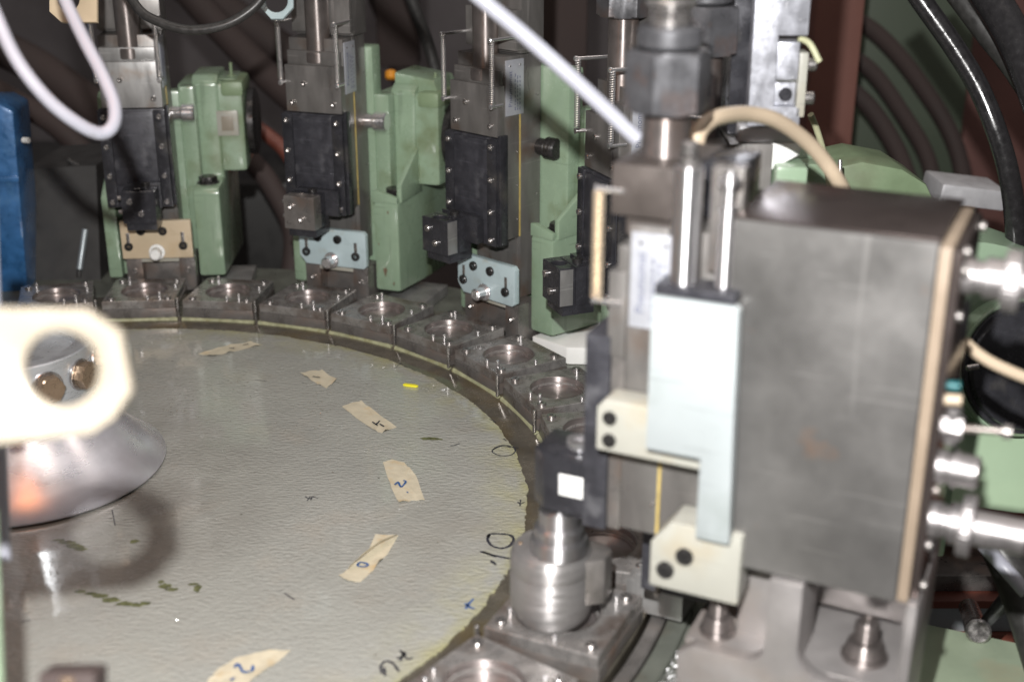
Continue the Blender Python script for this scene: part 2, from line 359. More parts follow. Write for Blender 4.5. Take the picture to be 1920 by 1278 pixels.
# ------------------------------------------------------------------ setting
g = G(); g.box(-4000, 4000, -1500, 6000, -760, -750, 0); g.build('floor', 'floor', kind='structure')
g = G(); g.box(-3500, 3500, 3600, 3640, -750, 2600, 0); g.build('wall', 'wall', kind='structure')
def arc_ring(g, r0, r1, z0, z1, n=120, a0=0, a1=2*math.pi, ch=1.0):
    prof = [(r0, z0), (r0, z1-ch), (r0+ch, z1), (r1-ch, z1), (r1, z1-ch), (r1, z0)]
    vs = []; fs = []; full = abs(a1-a0-2*math.pi) < 1e-6; m = n if full else n+1
    for r, z in prof:
        for i in range(m): a = a0+(a1-a0)*i/n; vs.append((r*math.sin(a), r*math.cos(a), z))
    K = len(prof)
    for k in range(K):
        for i in range(n): j = (i+1) % m; fs.append((k*m+i, k*m+j, ((k+1) % K)*m+j, ((k+1) % K)*m+i))
    if not full: fs.append(tuple(k*m for k in range(K))[::-1]); fs.append(tuple(k*m+n for k in range(K)))
    g.add(vs, fs)
bed = thing('machine_bed', 'dark oily iron machine bed running round outside the ring of nests', 'machine bed')
g = G(); arc_ring(g, 452, 560, -90, -8, 140); g.build('bed_ring', 'bed', bed)
g = G(); arc_ring(g, 440, 449, -60, -2, 140); g.build('bed_lip', 'steeldark', bed)
g = G(); arc_ring(g, 450, 462, -7.6, -3, 140); g.build('rail_strip', 'bed', bed)
# granules and swarf lying in the gutter behind the nearest nests
g = G(); rnd = random.Random(3)
for i in range(1500):
    a = R_(rnd.uniform(112, 150)); r = rnd.gauss(466, 4); s = rnd.uniform(.35, 1.1)
    x, y = r*math.sin(a), r*math.cos(a); z = -7.6+rnd.uniform(0, 1.5)
    g.add([(x-s, y-s*.6, z), (x+s, y-s*.4, z+s*.5), (x+s*.4, y+s, z), (x, y, z+s)], [(0, 1, 3), (1, 2, 3), (2, 0, 3), (0, 2, 1)])
g.build('metal_swarf', 'chips', kind='stuff')

# ------------------------------------------------------------------ rotary table
table = thing('rotary_table', 'round indexing table with peeling grey wrinkled coating and yellowed rim seal', 'rotary table')
g = G(); g.lathe([(300, -40), (437, -40), (438, -38), (438, 1.4), (437, 2.4), (370.5, 2.4), (370, 1.6), (364, -.6), (1, -.6)], n=180); g.build('table_disc', 'discmetal', table)
# ragged coating: short straight cuts plus torn nibbles
rnd = random.Random(11); n = 1100
kn = [0.0]
while kn[-1] < 360: kn.append(kn[-1]+rnd.uniform(7, 12))
def cut_r(a):
    d = math.degrees(a) % 360
    for i in range(len(kn)-1):
        if kn[i] <= d < kn[i+1]:
            f = (d-kn[i])/(kn[i+1]-kn[i]); h = R_((kn[i+1]-kn[i])/2)
            base = 344.2*math.cos(h)/math.cos((f-.5)*2*h); return base
    return 344
from mathutils import noise as mn
vs = []; fs = []; A = [2*math.pi*i/n for i in range(n)]
for z, dr in ((-.5, 0), (.18, 0), (.22, -.5)):
    for a in A:
        k = mn.noise(Vector((math.cos(a)*34, math.sin(a)*34, 3))); k2 = mn.noise(Vector((math.cos(a)*110, math.sin(a)*110, 9)))
        r = cut_r(a) + 1.6*k + .8*k2 + (-1.8 if k > .33 else 0) + dr
        vs.append((r*math.sin(a), r*math.cos(a), z))
for rr in (300, 180, 60):
    for a in A: vs.append((rr*math.sin(a), rr*math.cos(a), .22))
for k in range(5):
    for i in range(n): j = (i+1) % n; fs.append((k*n+i, k*n+j, (k+1)*n+j, (k+1)*n+i))
fs.append(tuple(5*n+i for i in range(n)))
g = G(); g.add(vs, fs); coating = g.build('coating', 'coating', table, )
# rim bead of sealant, broken and lumpy
g = G(); N_ = 620
for seg in range(0, 30):
    a0 = A0 + STEP*(seg-.5) + .006; a1 = a0+STEP-.012; pts = []
    m_ = 26; vs = []; fs = []
    for i in range(m_+1):
        a = a0+(a1-a0)*i/m_; k = mn.noise(Vector((math.cos(a)*60, math.sin(a)*60, 1))); rr = 367.6+k*.7; wd = 1.9+k*.8; hh = 3.0+k*.7
        for dr, z in ((-wd, -.4), (-wd*.7, hh*.75), (0, hh), (wd*.7, hh*.75), (wd, -.4)): vs.append(((rr+dr)*math.sin(a), (rr+dr)*math.cos(a), z))
    for i in range(m_):
        for k in range(4): fs.append((i*5+k, i*5+k+1, i*5+5+k+1, i*5+5+k))
    fs.append((0, 1, 2, 3, 4)); fs.append(tuple(m_*5+k for k in range(5))[::-1]); g.add(vs, fs)
g.build('rim_seal', 'seal', table, ang=60)

# ink and tape on the coating
def ribbon(g, pts, w_, z=.32, zf=None):
    """flat brush stroke through photograph pixels lying on the disc"""
    P = [at(x, y, z=z) for x, y in pts]; C = []
    E = [P[0]*2-P[1]] + P + [P[-1]*2-P[-2]]
    for i in range(1, len(E)-2):
        for k in range(5):
            t = k/5; a, b_, c, d = E[i-1], E[i], E[i+1], E[i+2]
            C.append(.5*((2*b_)+(c-a)*t+(2*a-5*b_+4*c-d)*t*t+(3*b_-a-3*c+d)*t*t*t))
    C.append(P[-1]); vs = []; fs = []
    for i, p in enumerate(C):
        t = C[min(i+1, len(C)-1)]-C[max(i-1, 0)]; t.z = 0; t.normalize(); s = Vector((-t.y, t.x, 0))*w_*(.5+.22*mn.noise(p*.6))
        vs += [p+s, p-s]
    for i in range(len(C)-1): fs.append((2*i, 2*i+1, 2*i+3, 2*i+2))
    g.add(vs, fs)
def marks(strokes, m, w_, name='ink_mark', parent=table, z=.32):
    for s in strokes:
        g = G(); ribbon(g, s, w_, z); g.build(name, m, parent)
# scribbled 0 by the rim, "10", "11" and a blue tick
marks([[(922, 845), (930, 838), (946, 834), (962, 838), (966, 846), (956, 853), (940, 854), (926, 849), (924, 843), (940, 836), (958, 838)], [(950, 836), (972, 839)], [(944, 822), (950, 826)]], 'ink', 1.1)
marks([[(918, 1001), (914, 1010), (922, 1022), (940, 1027), (956, 1022), (963, 1010), (955, 1002), (936, 1000), (918, 1001), (915, 1008)], [(900, 1033), (925, 1040), (962, 1048)], [(920, 1050), (930, 1058)], [(906, 1034), (930, 1043)]], 'ink', 2.0)
marks([[(716, 1262), (714, 1248), (724, 1238), (738, 1244), (748, 1258)], [(722, 1266), (720, 1250)], [(744, 1234), (760, 1226), (752, 1220)], [(750, 1218), (764, 1234), (774, 1232)], [(758, 1222), (750, 1238)]], 'ink', 1.5)
marks([[(888, 1122), (878, 1132), (873, 1141)], [(872, 1130), (884, 1139), (890, 1139)]], 'inkblue', 1.6)
marks([[(572, 930), (580, 934), (590, 931)], [(576, 938), (582, 930)], [(583, 937), (586, 930), (596, 934)]], 'ink', .8)
marks([[(533, 1111), (542, 1117), (552, 1123)]], 'ink', 1.0)
marks([[(844, 835), (853, 834), (862, 831)]], 'ink', 1.0)
marks([[(918, 785), (930, 791)], [(970, 940), (976, 944), (984, 940)], [(976, 936), (975, 948)]], 'ink', 1.0)
marks([[(40, 1164), (58, 1162)], [(210, 955), (216, 985)], [(480, 712), (500, 714)], [(740, 690), (752, 680)]], 'ink', .7)
# grease smears
def blob(px, py, rx, ry, m, name, label=None, z=.3, seed=0):
    g = G(); c = at(px, py, z=z); vs = [c+Vector((0, 0, .12))]; n = 30
    for i in range(n):
        a = 2*math.pi*i/n; k = 1+.45*mn.noise(Vector((math.cos(a)*2.2, math.sin(a)*2.2, seed)))+.2*mn.noise(Vector((math.cos(a)*7, math.sin(a)*7, seed)))
        vs.append(c+Vector((rx*k*math.cos(a), ry*k*math.sin(a), 0)))
    g.add(vs, [(0, 1+i, 1+(i+1) % n) for i in range(n)]); return g, label
def smear(lst, m, name, label, parent=table):
    for s, (px, py, rx, ry) in enumerate(lst):
        q, _ = blob(px, py, rx, ry, m, name, seed=s*3.1+px); q.build(name, m, parent)
smear([(150, 1108, 3.5, 2), (170, 1112, 4, 2), (188, 1116, 5, 2.6), (208, 1124, 6, 3), (232, 1131, 5.5, 2.6), (255, 1133, 5, 2), (272, 1130, 3.2, 2)], 'grease', 'grease_smear', '')
smear([(310, 1098, 4, 3), (322, 1104, 4, 2), (302, 1090, 2, 2), (370, 1102, 2.5, 4), (362, 1094, 3, 1.5)], 'grease', 'grease_smear', '')
smear([(110, 1012, 4, 1.6), (125, 1016, 6, 2.2), (140, 1023, 6, 3), (152, 1029, 4, 2.4), (252, 1014, 3, 2.4)], 'grease', 'grease_smear', '')
smear([(797, 821, 4, 1.6), (808, 822, 7, 2.6), (819, 823, 5, 1.6)], 'grease', 'grease_smear', '')
g = G(); c = at(770, 722, z=1.2); T = Matrix.Translation(c) @ Matrix.Rotation(-.35, 4, 'Z')
g.prism([(-6.5, -1.6), (-3, -2.4), (6, -1.8), (7, .4), (3, 2.2), (-6, 1.4)], -.8, .8, 'z', .3, T); g.build('plastic_chip', 'yellowchip', label='small bright yellow plastic chip lying on the grey disc', cat='plastic chip')

def tape(outline, strokes, label, ink='ink', iw=1.3, curl=None):
    g = G(); P = [at(x, y, z=.55) for x, y in outline]; n = len(P)
    c = sum(P, Vector())/n; vs = []; fs = []
    top = []; m = 4                                           # subdivided edges with small tears, the ends lifting slightly
    for i in range(n):
        a, b_ = P[i], P[(i+1) % n]
        for k in range(m):
            p = a.lerp(b_, k/m); e = mn.noise(p*.5)*.9 + mn.noise(p*1.7)*.4
            d = (p-c); d.z = 0; p = p + d.normalized()*e; p.z = .5 + max(0, mn.noise(p*.12+Vector((5, 0, 0))))*3.4; top.append(p)
    N_ = len(top)
    mid = [c.lerp(p, .6) for p in top]
    for p in mid: p.z = .5+max(0, mn.noise(p*.2))*.5
    vs = [p-Vector((0, 0, .18)) for p in top] + top + mid + [Vector((c.x, c.y, .55))]
    for k in (0, 1):
        for i in range(N_): j = (i+1) % N_; fs.append((k*N_+i, k*N_+j, (k+1)*N_+j, (k+1)*N_+i))
    for i in range(N_): fs.append((2*N_+i, 2*N_+(i+1) % N_, 3*N_))
    fs.append(tuple(range(N_))[::-1])
    g.add(vs, fs); o = g.build('tape_piece', 'tape', label=label, cat='masking tape', group='numbered pieces of masking tape on the disc', ang=60)
    if curl:
        q = G(); Q = [at(x, y, z=zz) for x, y, zz in curl]; k = len(Q)//2
        vs = Q[:k]+Q[k:]; vs2 = [p+Vector((0, 0, .2)) for p in vs]
        f = [(i, i+1, k+i+1, k+i) for i in range(k-1)]
        q.add(vs+vs2, f+[tuple(2*k+x for x in ff)[::-1] for ff in f]+[(0, k, 3*k, 2*k), (k-1, 2*k-1, 4*k-1, 3*k-1)] + [(i, i+1, 2*k+i+1, 2*k+i) for i in range(k-1)] + [(k+i, k+i+1, 3*k+i+1, 3*k+i) for i in range(k-1)])
        q.build('curled_edge', 'tape', o, ang=60)
    if strokes: marks(strokes, ink, iw, 'ink_mark', o, z=1.5)
    return o
tape([(373, 664), (420, 649), (470, 641), (492, 646), (440, 658), (400, 668)], [[(430, 652), (440, 652)], [(456, 646), (466, 644)]], 'longest thin tape strip with two dark dots nearest the back nests')
tape([(563, 700), (582, 694), (604, 695), (632, 712), (612, 727), (590, 716)], [[(586, 705), (600, 707)]], 'short torn tape piece with a single short dash, behind the letter Y piece')
tape([(641, 762), (662, 754), (678, 753), (712, 777), (744, 800), (716, 811), (700, 806)], [[(698, 790), (705, 794), (712, 788)], [(704, 794), (708, 797)], [(712, 794), (720, 799)]], 'squared masking tape marked with a black Y and dash, near the yellow chip')
tape([(718, 866), (735, 860), (758, 868), (780, 890), (796, 938), (772, 937), (748, 944), (730, 905)], [[(740, 908), (746, 903), (749, 908), (753, 912), (761, 902), (756, 900)], [(763, 921), (765, 923)]], 'tape piece marked with a dark 2 and a dot, right of the disc middle', ink='inkblue', iw=1.5)
tape([(634, 1080), (660, 1060), (690, 1035), (704, 1002), (748, 1002), (726, 1038), (700, 1068), (676, 1090), (655, 1091)], [[(670, 1057), (677, 1053), (690, 1057), (684, 1061), (672, 1060), (670, 1056)]], 'tape piece marked with a blue 0, one edge curled up', ink='inkblue', iw=1.4,
     curl=[(652, 1066, .8), (680, 1042, 1), (712, 1018, 1.5), (745, 1003, 1), (656, 1060, 5), (682, 1036, 8), (712, 1013, 8), (744, 1001, 4)])
tape([(380, 1290), (404, 1258), (440, 1232), (490, 1220), (546, 1217), (520, 1240), (480, 1268), (450, 1290)], [[(440, 1250), (444, 1243), (450, 1248), (456, 1258), (472, 1256), (474, 1246)], [(432, 1274), (440, 1269)]], 'largest tape piece, marked with a blue 2, at the bottom edge', ink='inkblue', iw=1.5)

# swarf flecks on the coating, some clusters added to stand for wet glints
g = G(); rnd = random.Random(5)
cl = [(165, 8, 60, 1030, 1100, 85, 110), (60, 0, 0, 540, 700, 300, 440)]
def fleck(x, y, z, s):
    a = rnd.uniform(0, 6.28); c, d = math.cos(a)*s, math.sin(a)*s
    g.add([(x-c, y-d, z), (x+d*.5, y-c*.5, z+s*.3), (x+c, y+d, z+.05), (x, y, z+s*.8)], [(0, 1, 3), (1, 2, 3), (2, 0, 3), (0, 2, 1)])
for i in range(260):
    r = 330*math.sqrt(rnd.random()); a = rnd.uniform(0, 2*math.pi); fleck(r*math.sin(a), r*math.cos(a), .25, rnd.uniform(.15, .42))
for px, py, sx, sy, n in ((100, 1050, 8, 35, 70), (130, 1105, 25, 5, 40), (310, 1095, 20, 10, 25), (330, 1030, 20, 15, 12), (795, 727, 14, 4, 16), (590, 770, 15, 12, 26), (320, 760, 14, 12, 20), (460, 725, 14, 12, 16)):
    for i in range(n):
        p = at(rnd.gauss(px, sx), rnd.gauss(py, sy), z=.25); fleck(p.x, p.y, .25, rnd.uniform(.15, .5))
g.build('metal_swarf', 'chips', kind='stuff')

# ------------------------------------------------------------------ nests (one square bored plate per index position)
sh_cap = G().socket((0, 0, 0), (0, 0, 1), 3.6, 3.0).mesh('nest_screw', M['bolt'])
sh_pin = G().cyl((0, 0, 0), (0, 0, 9), 1.5, 14, b=.4).mesh('dowel_pin', M['chrome'])
sh_edge = G().cyl((0, 0, 0), (0, 0, 19), 1.5, 14, b=.5).mesh('edge_pin', M['bolt'])
g = G(); plate_bore(g, -34.6, 34.6, -33, 36, 12.4, 20.2, [(22.8, 20.2), (22.2, 19.6), (22.2, 16.2), (20.4, 16.0), (20.2, 12.5)], ch=.5); me_top = g.mesh('nest_plate', M['nest'])
g = G(); g.box(-35.2, 35.2, -33.8, 37, 2.8, 12.2, .6); me_base = g.mesh('nest_base', M['steeldark'])
g = G()
prof = [(22.2, 20.25), (22.1, 12.6), (20.1, 12.5), (20.1, 12.42)]
g.lathe([(22.75, 20.35), (22.0, 20.1), (21.7, 14.8), (19.6, 14.6), (19.4, 12.9), (8, 12.6), (.5, 12.6)], n=56, cap=False); me_bore = g.mesh('bore_lining', M['bore'])
where = {-1: 'leftmost, mostly out of frame behind the big cream bracket', 0: 'just above the cream bracket, in front of the dark rubber cover', 1: 'under the tower with the cream stop plate',
         2: 'between the two leftmost green towers', 3: 'under the second tower from the left', 4: 'with pale foot block behind it, right of the second tower', 5: 'in front of the third tower and its pale blue stop plate',
         6: 'between the third tower and the white foot block', 7: 'partly hidden by the nearest tower, wet with oil drops', 8: 'behind the black jaw, only a corner in view',
         9: 'hidden behind the nearest tower and its jaw', 10: 'behind the steel cup, only its stepped block showing', 11: 'under the steel cup of the nearest tower', 12: 'at the bottom edge, empty bore turned to the lens', 13: 'below the bottom edge of the picture'}
for k in range(-1, 14):
    a = ang(k); t = thing('bored_nest', 'square steel nest plate ' + where[k], 'nest plate', spot(k), -a, 'bored nest plates round the rim of the table')
    link('nest_base', me_base, t); link('nest_plate', me_top, t); link('bore_lining', me_bore, t)
    for x in (-1, 1):
        for y, yy in ((-1, -26), (1, 29)): link('cap_screw', me_cap := sh_cap, t, (x*27, yy, 19.4), (0, 0, rnd.uniform(0, 1)))
        link('dowel_pin', sh_pin, t, (x*19, -24 if x > 0 else 26, 17))
    link('edge_pin', sh_edge, t, (36.6, -36.4 if k > 4 else -30, 2.5)); link('dowel_pin', sh_pin, t, (8, -27.5, 15)); link('dowel_pin', sh_pin, t, (29, 8, 14))
# oil drops on the nests, and drops added on the coating as flash glints
M['oil'] = mat('clear_oil', (.55, .52, .42), 0, .04, .05, rvar=.01, coat=1); M['oil'].node_tree.nodes['Principled BSDF'].inputs['Transmission Weight'].default_value = .85
g = G(); rd = random.Random(21)
def drop(x, y, z, r):
    vs = [(x, y, z+r*.5)]
    for rr, hh in ((.5, .42), (.87, .22), (1, 0)):
        for i in range(8): a = i*math.pi/4; vs.append((x+r*rr*math.cos(a), y+r*rr*math.sin(a), z+r*hh))
    fs = [(0, 1+i, 1+(i+1) % 8) for i in range(8)]
    for q_ in (0, 1):
        for i in range(8): j = (i+1) % 8; fs.append((1+q_*8+i, 9+q_*8+i, 9+q_*8+j, 1+q_*8+j))
    g.add(vs, fs)
for px, py, sx, sy, n in ((590, 772, 14, 12, 45), (600, 715, 12, 30, 22), (322, 765, 14, 12, 35), (360, 745, 8, 14, 16), (460, 722, 9, 12, 28), (455, 690, 8, 20, 12), (795, 727, 12, 5, 20), (640, 740, 60, 40, 40), (400, 730, 90, 50, 50), (105, 1050, 8, 28, 40), (700, 900, 150, 120, 30)):
    for i in range(n): p = at(rd.gauss(px, sx), rd.gauss(py, sy), z=.2); drop(p.x, p.y, .2, rd.uniform(.25, .75))
for k in range(0, 13):
    x0, y0, _ = spot(k); a = ang(k)
    for i in range(34 if k in (6, 7, 8, 11) else 14):
        x, y = rd.uniform(-33, 33), rd.uniform(-31, 34)
        if x*x+y*y < 24.5**2: continue
        drop(x0+x*math.cos(a)+y*math.sin(a), y0-x*math.sin(a)+y*math.cos(a), 20.1, rd.uniform(.3, .9))
g.build('oil_and_glint_drops', 'oil', kind='stuff', ang=80)
drop_n = [(-1.5, -25), (12, 28)]

# ------------------------------------------------------------------ towers
SH = {}
SH['socket5'] = G().socket((0, 0, 0), (0, 0, 1), 2.6, 2.2).mesh('cover_screw', M['bolt'])
SH['socketb'] = G().socket((0, 0, 0), (0, 0, 1), 4.3, 4.0).mesh('socket_screw', M['boltblack'])
SH['socketbig'] = G().socket((0, 0, 0), (0, 0, 1), 6.2, 6.0).mesh('socket_screw', M['boltblack'])
SH['tiny'] = G().cyl((0, 0, 0), (0, 0, .8), 1.0, 10, b=.2).mesh('grub_screw', M['bolt'])
SH['clampscrew'] = G().socket((0, 0, 0), (0, 0, 1), 3.0, 3.2).mesh('clamp_screw', M['bolt'])
g = G(); g.helix((0, 0, 0), (0, 0, 54), 2.1, .55, 31); SH['spring'] = g.mesh('tension_spring', M['chrome']); SH['spring_b'] = g.mesh('tension_spring', M['beigespring'])
g = G(); g.cyl((0, 0, 0), (0, 34, 0), 1.5, 12, b=.5).cyl((0, -2.2, 0), (0, .4, 0), 2.3, 12, b=.6); SH['pin'] = g.mesh('spring_pin', M['chrome'])
FRONT = (math.pi/2, 0, 0)          # +z of the shared mesh points to -y (towards the table centre)
SIDE = (0, math.pi/2, 0)           # ... points to +x
def tower(k, label, cx=0, ctop=250, wide=False, stop='blue', jaw='boltblack', casting=True, plate=True, cover=True, knob='chrome', clamp=True, head=True, dz=0, lower=True, jawx=16):
    t = thing('machining_tower', label, 'slide tower', spot(k), -ang(k), 'slide towers standing round the rotary table')
    # slide bodies
    g = G(); g.box(-28, 28, 43.4, 63.2, 99, 262, .6)
    b1 = g.build('slide_body', 'slide', t)
    g = G(); g.box(-28, 28, 64.6, 91, 40 if lower else 99, 262, .6); g.box(-24, 24, 63.1, 64.7, 60, 100, 0); g.build('slide_guide', 'slide', t)
    g = G(); g.box(27.2, 28.35, 63.2, 64.6, 99.5, 211, 0); g.box(-28.35, -27.2, 63.2, 64.6, 99.5, 211, 0); g.build('gib_strip', 'yellow', t)
    for z in (116, 147, 178): link('grub_screw', SH['tiny'], t, (28, 60.5, z+dz), SIDE)
    for z in (135, 225): link('grub_screw', SH['tiny'], t, (28, 86, z), SIDE)
    # black front cover with rails and centre panel
    if cover:
        g = G(); g.box(-33, 30, 33, 43, 96, 193+dz, .8); c = g.build('front_cover', 'black', t)
        g = G(); g.box(-33.4, -22.5, 30.2, 33.2, 96.5, 192.5+dz, .7); g.box(19.5, 30.4, 30.2, 33.2, 96.5, 192.5+dz, .7); g.build('cover_rail', 'blackgloss', t)
        g = G(); g.prism([(30.9, 128), (31.3, 121), (33.1, 117), (33.1, 191+dz), (30.9, 191+dz)], -22, 19, 'x', .3); g.build('cover_panel', 'black', t)
        for x in (-28, 25):
            for z in (102, 128, 157, 186+dz): link('cover_screw', SH['socket5'], c, (x, 30.2, z), FRONT)
        g = G(); g.box(30.4, 33.6, 33.5, 42.6, 97, 196+dz, .4); g.build('cover_edge_strip', 'blackgloss', t)
    # upper slide plate, step and head block
    g = G(); g.box(-29, 29, 34, 43.2, 194+dz, 238, .7); g.box(-27.5, 27.5, 38, 43.2, 238, 251, .5); u = g.build('slide_plate', 'steel' if k == 1 else 'slide', t)
    for x in (-22, 21): link('cover_screw', SH['socket5'], u, (x, 34, 203+dz), FRONT)
    for x in (-9,): link('cover_screw', SH['socket5'], u, (x, 34, 221), FRONT)
    if head:
        g = G()
        if k < 9: g.box(-30, 30, 63, 92, 263, 345, .8); g.box(-30.5, 30.5, 56, 63, 266, 300, .6)
        else: g.box(-30, 4, 66, 90, 263, 420 if k == 9 else 290, .8)
        g.build('head_block', 'slide' if k < 9 else 'blackgloss', t)
        g = G(); g.cyl((0, 50, 238), (0, 50, 312), 11.4, 40, b=.6); g.lathe([(13.5, 240), (14, 241), (14, 249), (13.2, 250)], (0, 50, 0), n=40); g.build('lead_rod', 'turned', t)
        g = G(); g.hexa((0, 50, 312), (0, 50, 341), 20.6); nut = g.build('hex_nut', 'hexsteel', t, ang=28)
        g = G(); g.cyl((0, 50, 341.6), (0, 50, 352), 15.5, 36, b=1.6); g.build('nut_collar', 'hexsteel', nut)
        g = G(); g.cyl((0, 50, 351.6), (0, 50, 361), 10, 30, b=.5)
        for i in range(4): g.cyl((0, 50, 353+i*2), (0, 50, 354+i*2), 10.5, 30, b=.3)
        g.cyl((0, 50, 361), (0, 50, 364), 12.5, 30, b=1.2); g.build('threaded_stud', 'bolt', t)
    for x in (-29.5, 29.5):
        link('spring_pin', SH['pin'], t, (x, 26 if k < 11 else 27, 278)).scale = (1, 1 if k < 11 else .4, 1); link('spring_pin', SH['pin'], t, (x, 26 if k < 11 else 27, 222)).scale = (1, .42, 1)
        link('tension_spring', SH['spring'], t, (x, 27 if k < 11 else 28, 223))
    if k == 11:
        for o in [c_ for c_ in t.children if c_.name.startswith('tension_spring')]: o.scale = (1.25, 1.25, 1); o.data = SH['spring_b']
    if plate:
        g = G(); g.box(28.2, 29.2, 45.0, 67.5, 211, 259, .35); p = g.build('nameplate', 'plate', t)
        T = Matrix.Translation((29.25*.001, .0505, .234)) @ Matrix.Rotation(math.pi/2, 4, 'Z') @ Matrix.Rotation(math.pi/2, 4, 'X') @ Matrix.Rotation(math.pi/2, 4, 'Z')
        if 'txt' not in SH:
            SH['txt'] = text_mesh('Pneumomat', 6.4); SH['txt'].transform(T); SH['txt'].materials.append(M['print'])
            q = G(); r_ = random.Random(2)
            for yy in (56.5, 59.5, 62.5):
                z = 215
                while z < 246:
                    L_ = r_.uniform(1, 3.2); q.box(29.1, 29.3, yy-.5, yy+.5, z, z+L_, 0); z += L_+r_.uniform(.7, 1.8)
            SH['lines'] = q.mesh('small_print', M['print'])
        link('lettering', SH['txt'], p); link('small_print', SH['lines'], p)
        for y in (50, 62.5): link('grub_screw', SH['tiny'], p, (28.9, y, 254), SIDE)
    # tool clamp
    if clamp:
        x0, x1 = cx-jawx, cx+jawx
        g = G(); plate_bore(g, x0, x1, .5, 14.5, 88, 120, [(7, 120), (6.4, 119.4), (6.4, 100)], cx=cx, cy=7.4, n=32); j = g.build('clamp_jaw', jaw, t)
        g = G(); g.box(x0, x1, 15, 30.4, 88, 120, .5); g.box(x0+1, x1+14 if k in (3, 5) else x1+2, 24, 33.6, 97, 122, .5); g.box(x0+2, x1-1, 4, 32, 80, 88.2, .5); g.build('clamp_body', 'blackgloss', t)
        link('socket_screw', SH['socketb'], t, (cx+4, 22, 119.4))
        if k in (5, 7): q = G(); q.box(x1-.1, x1+.6, 1.2, 12.5, 89, 119, .3); q.build('jaw_insert', 'steel', j)
        for x, z in ((-8, 110), (2, 98)): link('clamp_screw', SH['clampscrew'], j, (cx+x, .8, z), FRONT); 
        for z in (112, 98):
            q = G(); q.cyl((x0-5, 8, z), (x0+1, 8, z), 2.2, 14, b=.4); q.build('clamp_screw', 'bolt', j)
    # lower stop plate on its bracket
    if stop:
        g = G(); g.prism([(-27, 50), (-27, 72), (-22, 79), (43, 79), (46, 76), (46, 44), (43, 41.5), (-20, 41.5)] if stop == 'blue' else [(-26, 41), (-26, 80), (44, 80), (44, 41)], 38, 44.4, 'y', .8)
        p = g.build('stop_plate', stop, t)
        for x, z in ((-5.5, 70), (16, 69.5), (-19, 54), (35, 54)):
            link('socket_screw', SH['socketb'], p, (x, 39.4, z), FRONT)
        for x in (-19, 35):
            q = G(); q.box(x-1.8, x+1.8, 37.7, 39.2, 58, 68, .6); q.build('slot', 'bolt', p)
        q = G(); q.cyl((8.5, 40, 48), (8.5, 24, 48), 5.6, 24, b=1.6); q.cyl((8.5, 38, 48), (8.5, 36, 48), 8.0, 24, b=.4); q.build('stop_stud', 'chrome' if stop == 'blue' else 'white', p)
        g = G(); g.box(-10, 30, 45, 53, 35, 43, .5); g.build('spacer_bar', 'creamwhite', t)
        g = G(); g.box(-25, -9, 44.8, 72, 4, 40.8, .5); g.box(28, 44, 44.8, 72, 4, 40.8, .5); g.box(-9.2, 28.2, 60, 71, 4, 30, .4); f = g.build('bracket', 'steeldark', t)
        for x in (-17, 36): link('cover_screw', SH['socket5'], f, (x, 44.8, 26), FRONT)
    if casting:
        g = G()
        g.prism([(60, 14), (60, 103), (64, 107), (108, 107), (108, 205), (118, 212), (170, 212), (185, 200), (192, 112), (212, 106), (212, 4), (120, 9)], 45, 72, 'x', 3.5)
        g.box(30, 96, 110, 178, 112, 204, 5)
        g.prism([(60, 14), (60, 100), (92, 118), (92, ctop-4), (104, ctop), (110, 14)], -47, -33, 'x', 3)
        g.box(-46, 60 if wide else 35, 92.5, 112, 12, ctop, 3)
        if not wide: g.box(34, 50, 94, 111, 12, 204, 3)
        if not wide: g.prism([(46, 207), (46, 222 if ctop > 220 else 207.5), (88, 216 if ctop > 220 else 207.4), (94, 200)], 118, 168, 'y', 2)
        g.box(-44, 40, 73, 94, 14, 34, 2)
        c = g.build('casting', 'green', t, ang=50)
        g = G(); g.hexa((58, 84, 106.6), (58, 84, 114), 9.5); g.cyl((58, 84, 106.8), (58, 84, 108.2), 11.5); g.build('casting_bolt', 'boltblack', c)
        g = G(); g.box(74, 97.5, 107, 170, 190, 206, 5); g.cyl((83, 135, 205), (83, 135, 208), 5, 20); g.cyl((83, 135, 207), (83, 135, 221), 1.7, 12); g.build('oiler_cap', 'greendull', c)
        g = G(); g.lathe([(30, 0), (35, 2), (35, 8), (30, 10)], (96, 145, 158), (1, 0, 0), 44); g.build('side_cover', 'boltblack', c)
        g = G(); g.prism([(50, 57), (84, 57), (95, 69), (95, 128), (50, 128)] if k != 5 else [(48, 60), (90, 60), (108, 75), (108, 150), (48, 150)], -7.6, 3.4 if k != 5 else 8.6, 'z', 1.0); g.build('foot_block', 'white' if k == 5 else 'steel', t)
    if casting and k in (3, 5):
        q = G(); q.prism([(44.5, 104), (44.5, 116), (50, 116), (71, 110), (71, 104)], 60, 66, 'y', 1.2); q.prism([(66, 104), (66, 122), (110, 150), (118, 150), (118, 104)], 68, 73.5, 'x', 1.5); q.build('ledge_rib', 'green', c)
    if k == 3:
        for y_, z_, s_ in ((56, 34, 2.6), (61, 95, 1.0), (50, 62, .8), (65, 22, 1.2)):
            q = G(); q.prism([(y_+s_*math.cos(a_)*(.7+.3*math.sin(a_*3)), z_+s_*2.2*math.sin(a_)*(.8+.2*math.cos(a_*5))) for a_ in [i*.4488 for i in range(14)]], 59.75, 59.93, 'y', 0); q.build('paint_chip', 'brass', c)
    if knob:
        g = G(); g.cyl((27, 90, 178), (36, 90, 178), 7.5, 28); g.cyl((36, 90, 178), (50, 90, 178), 9.5, 32, b=1.4)
        for i in range(3): g.cyl((38+i*4, 90, 178), (39.6+i*4, 90, 178), 9.9, 32, b=.3)
        g.build('adjusting_knob', 'chrome' if knob == 'chrome' else 'boltblack', t)
    return t
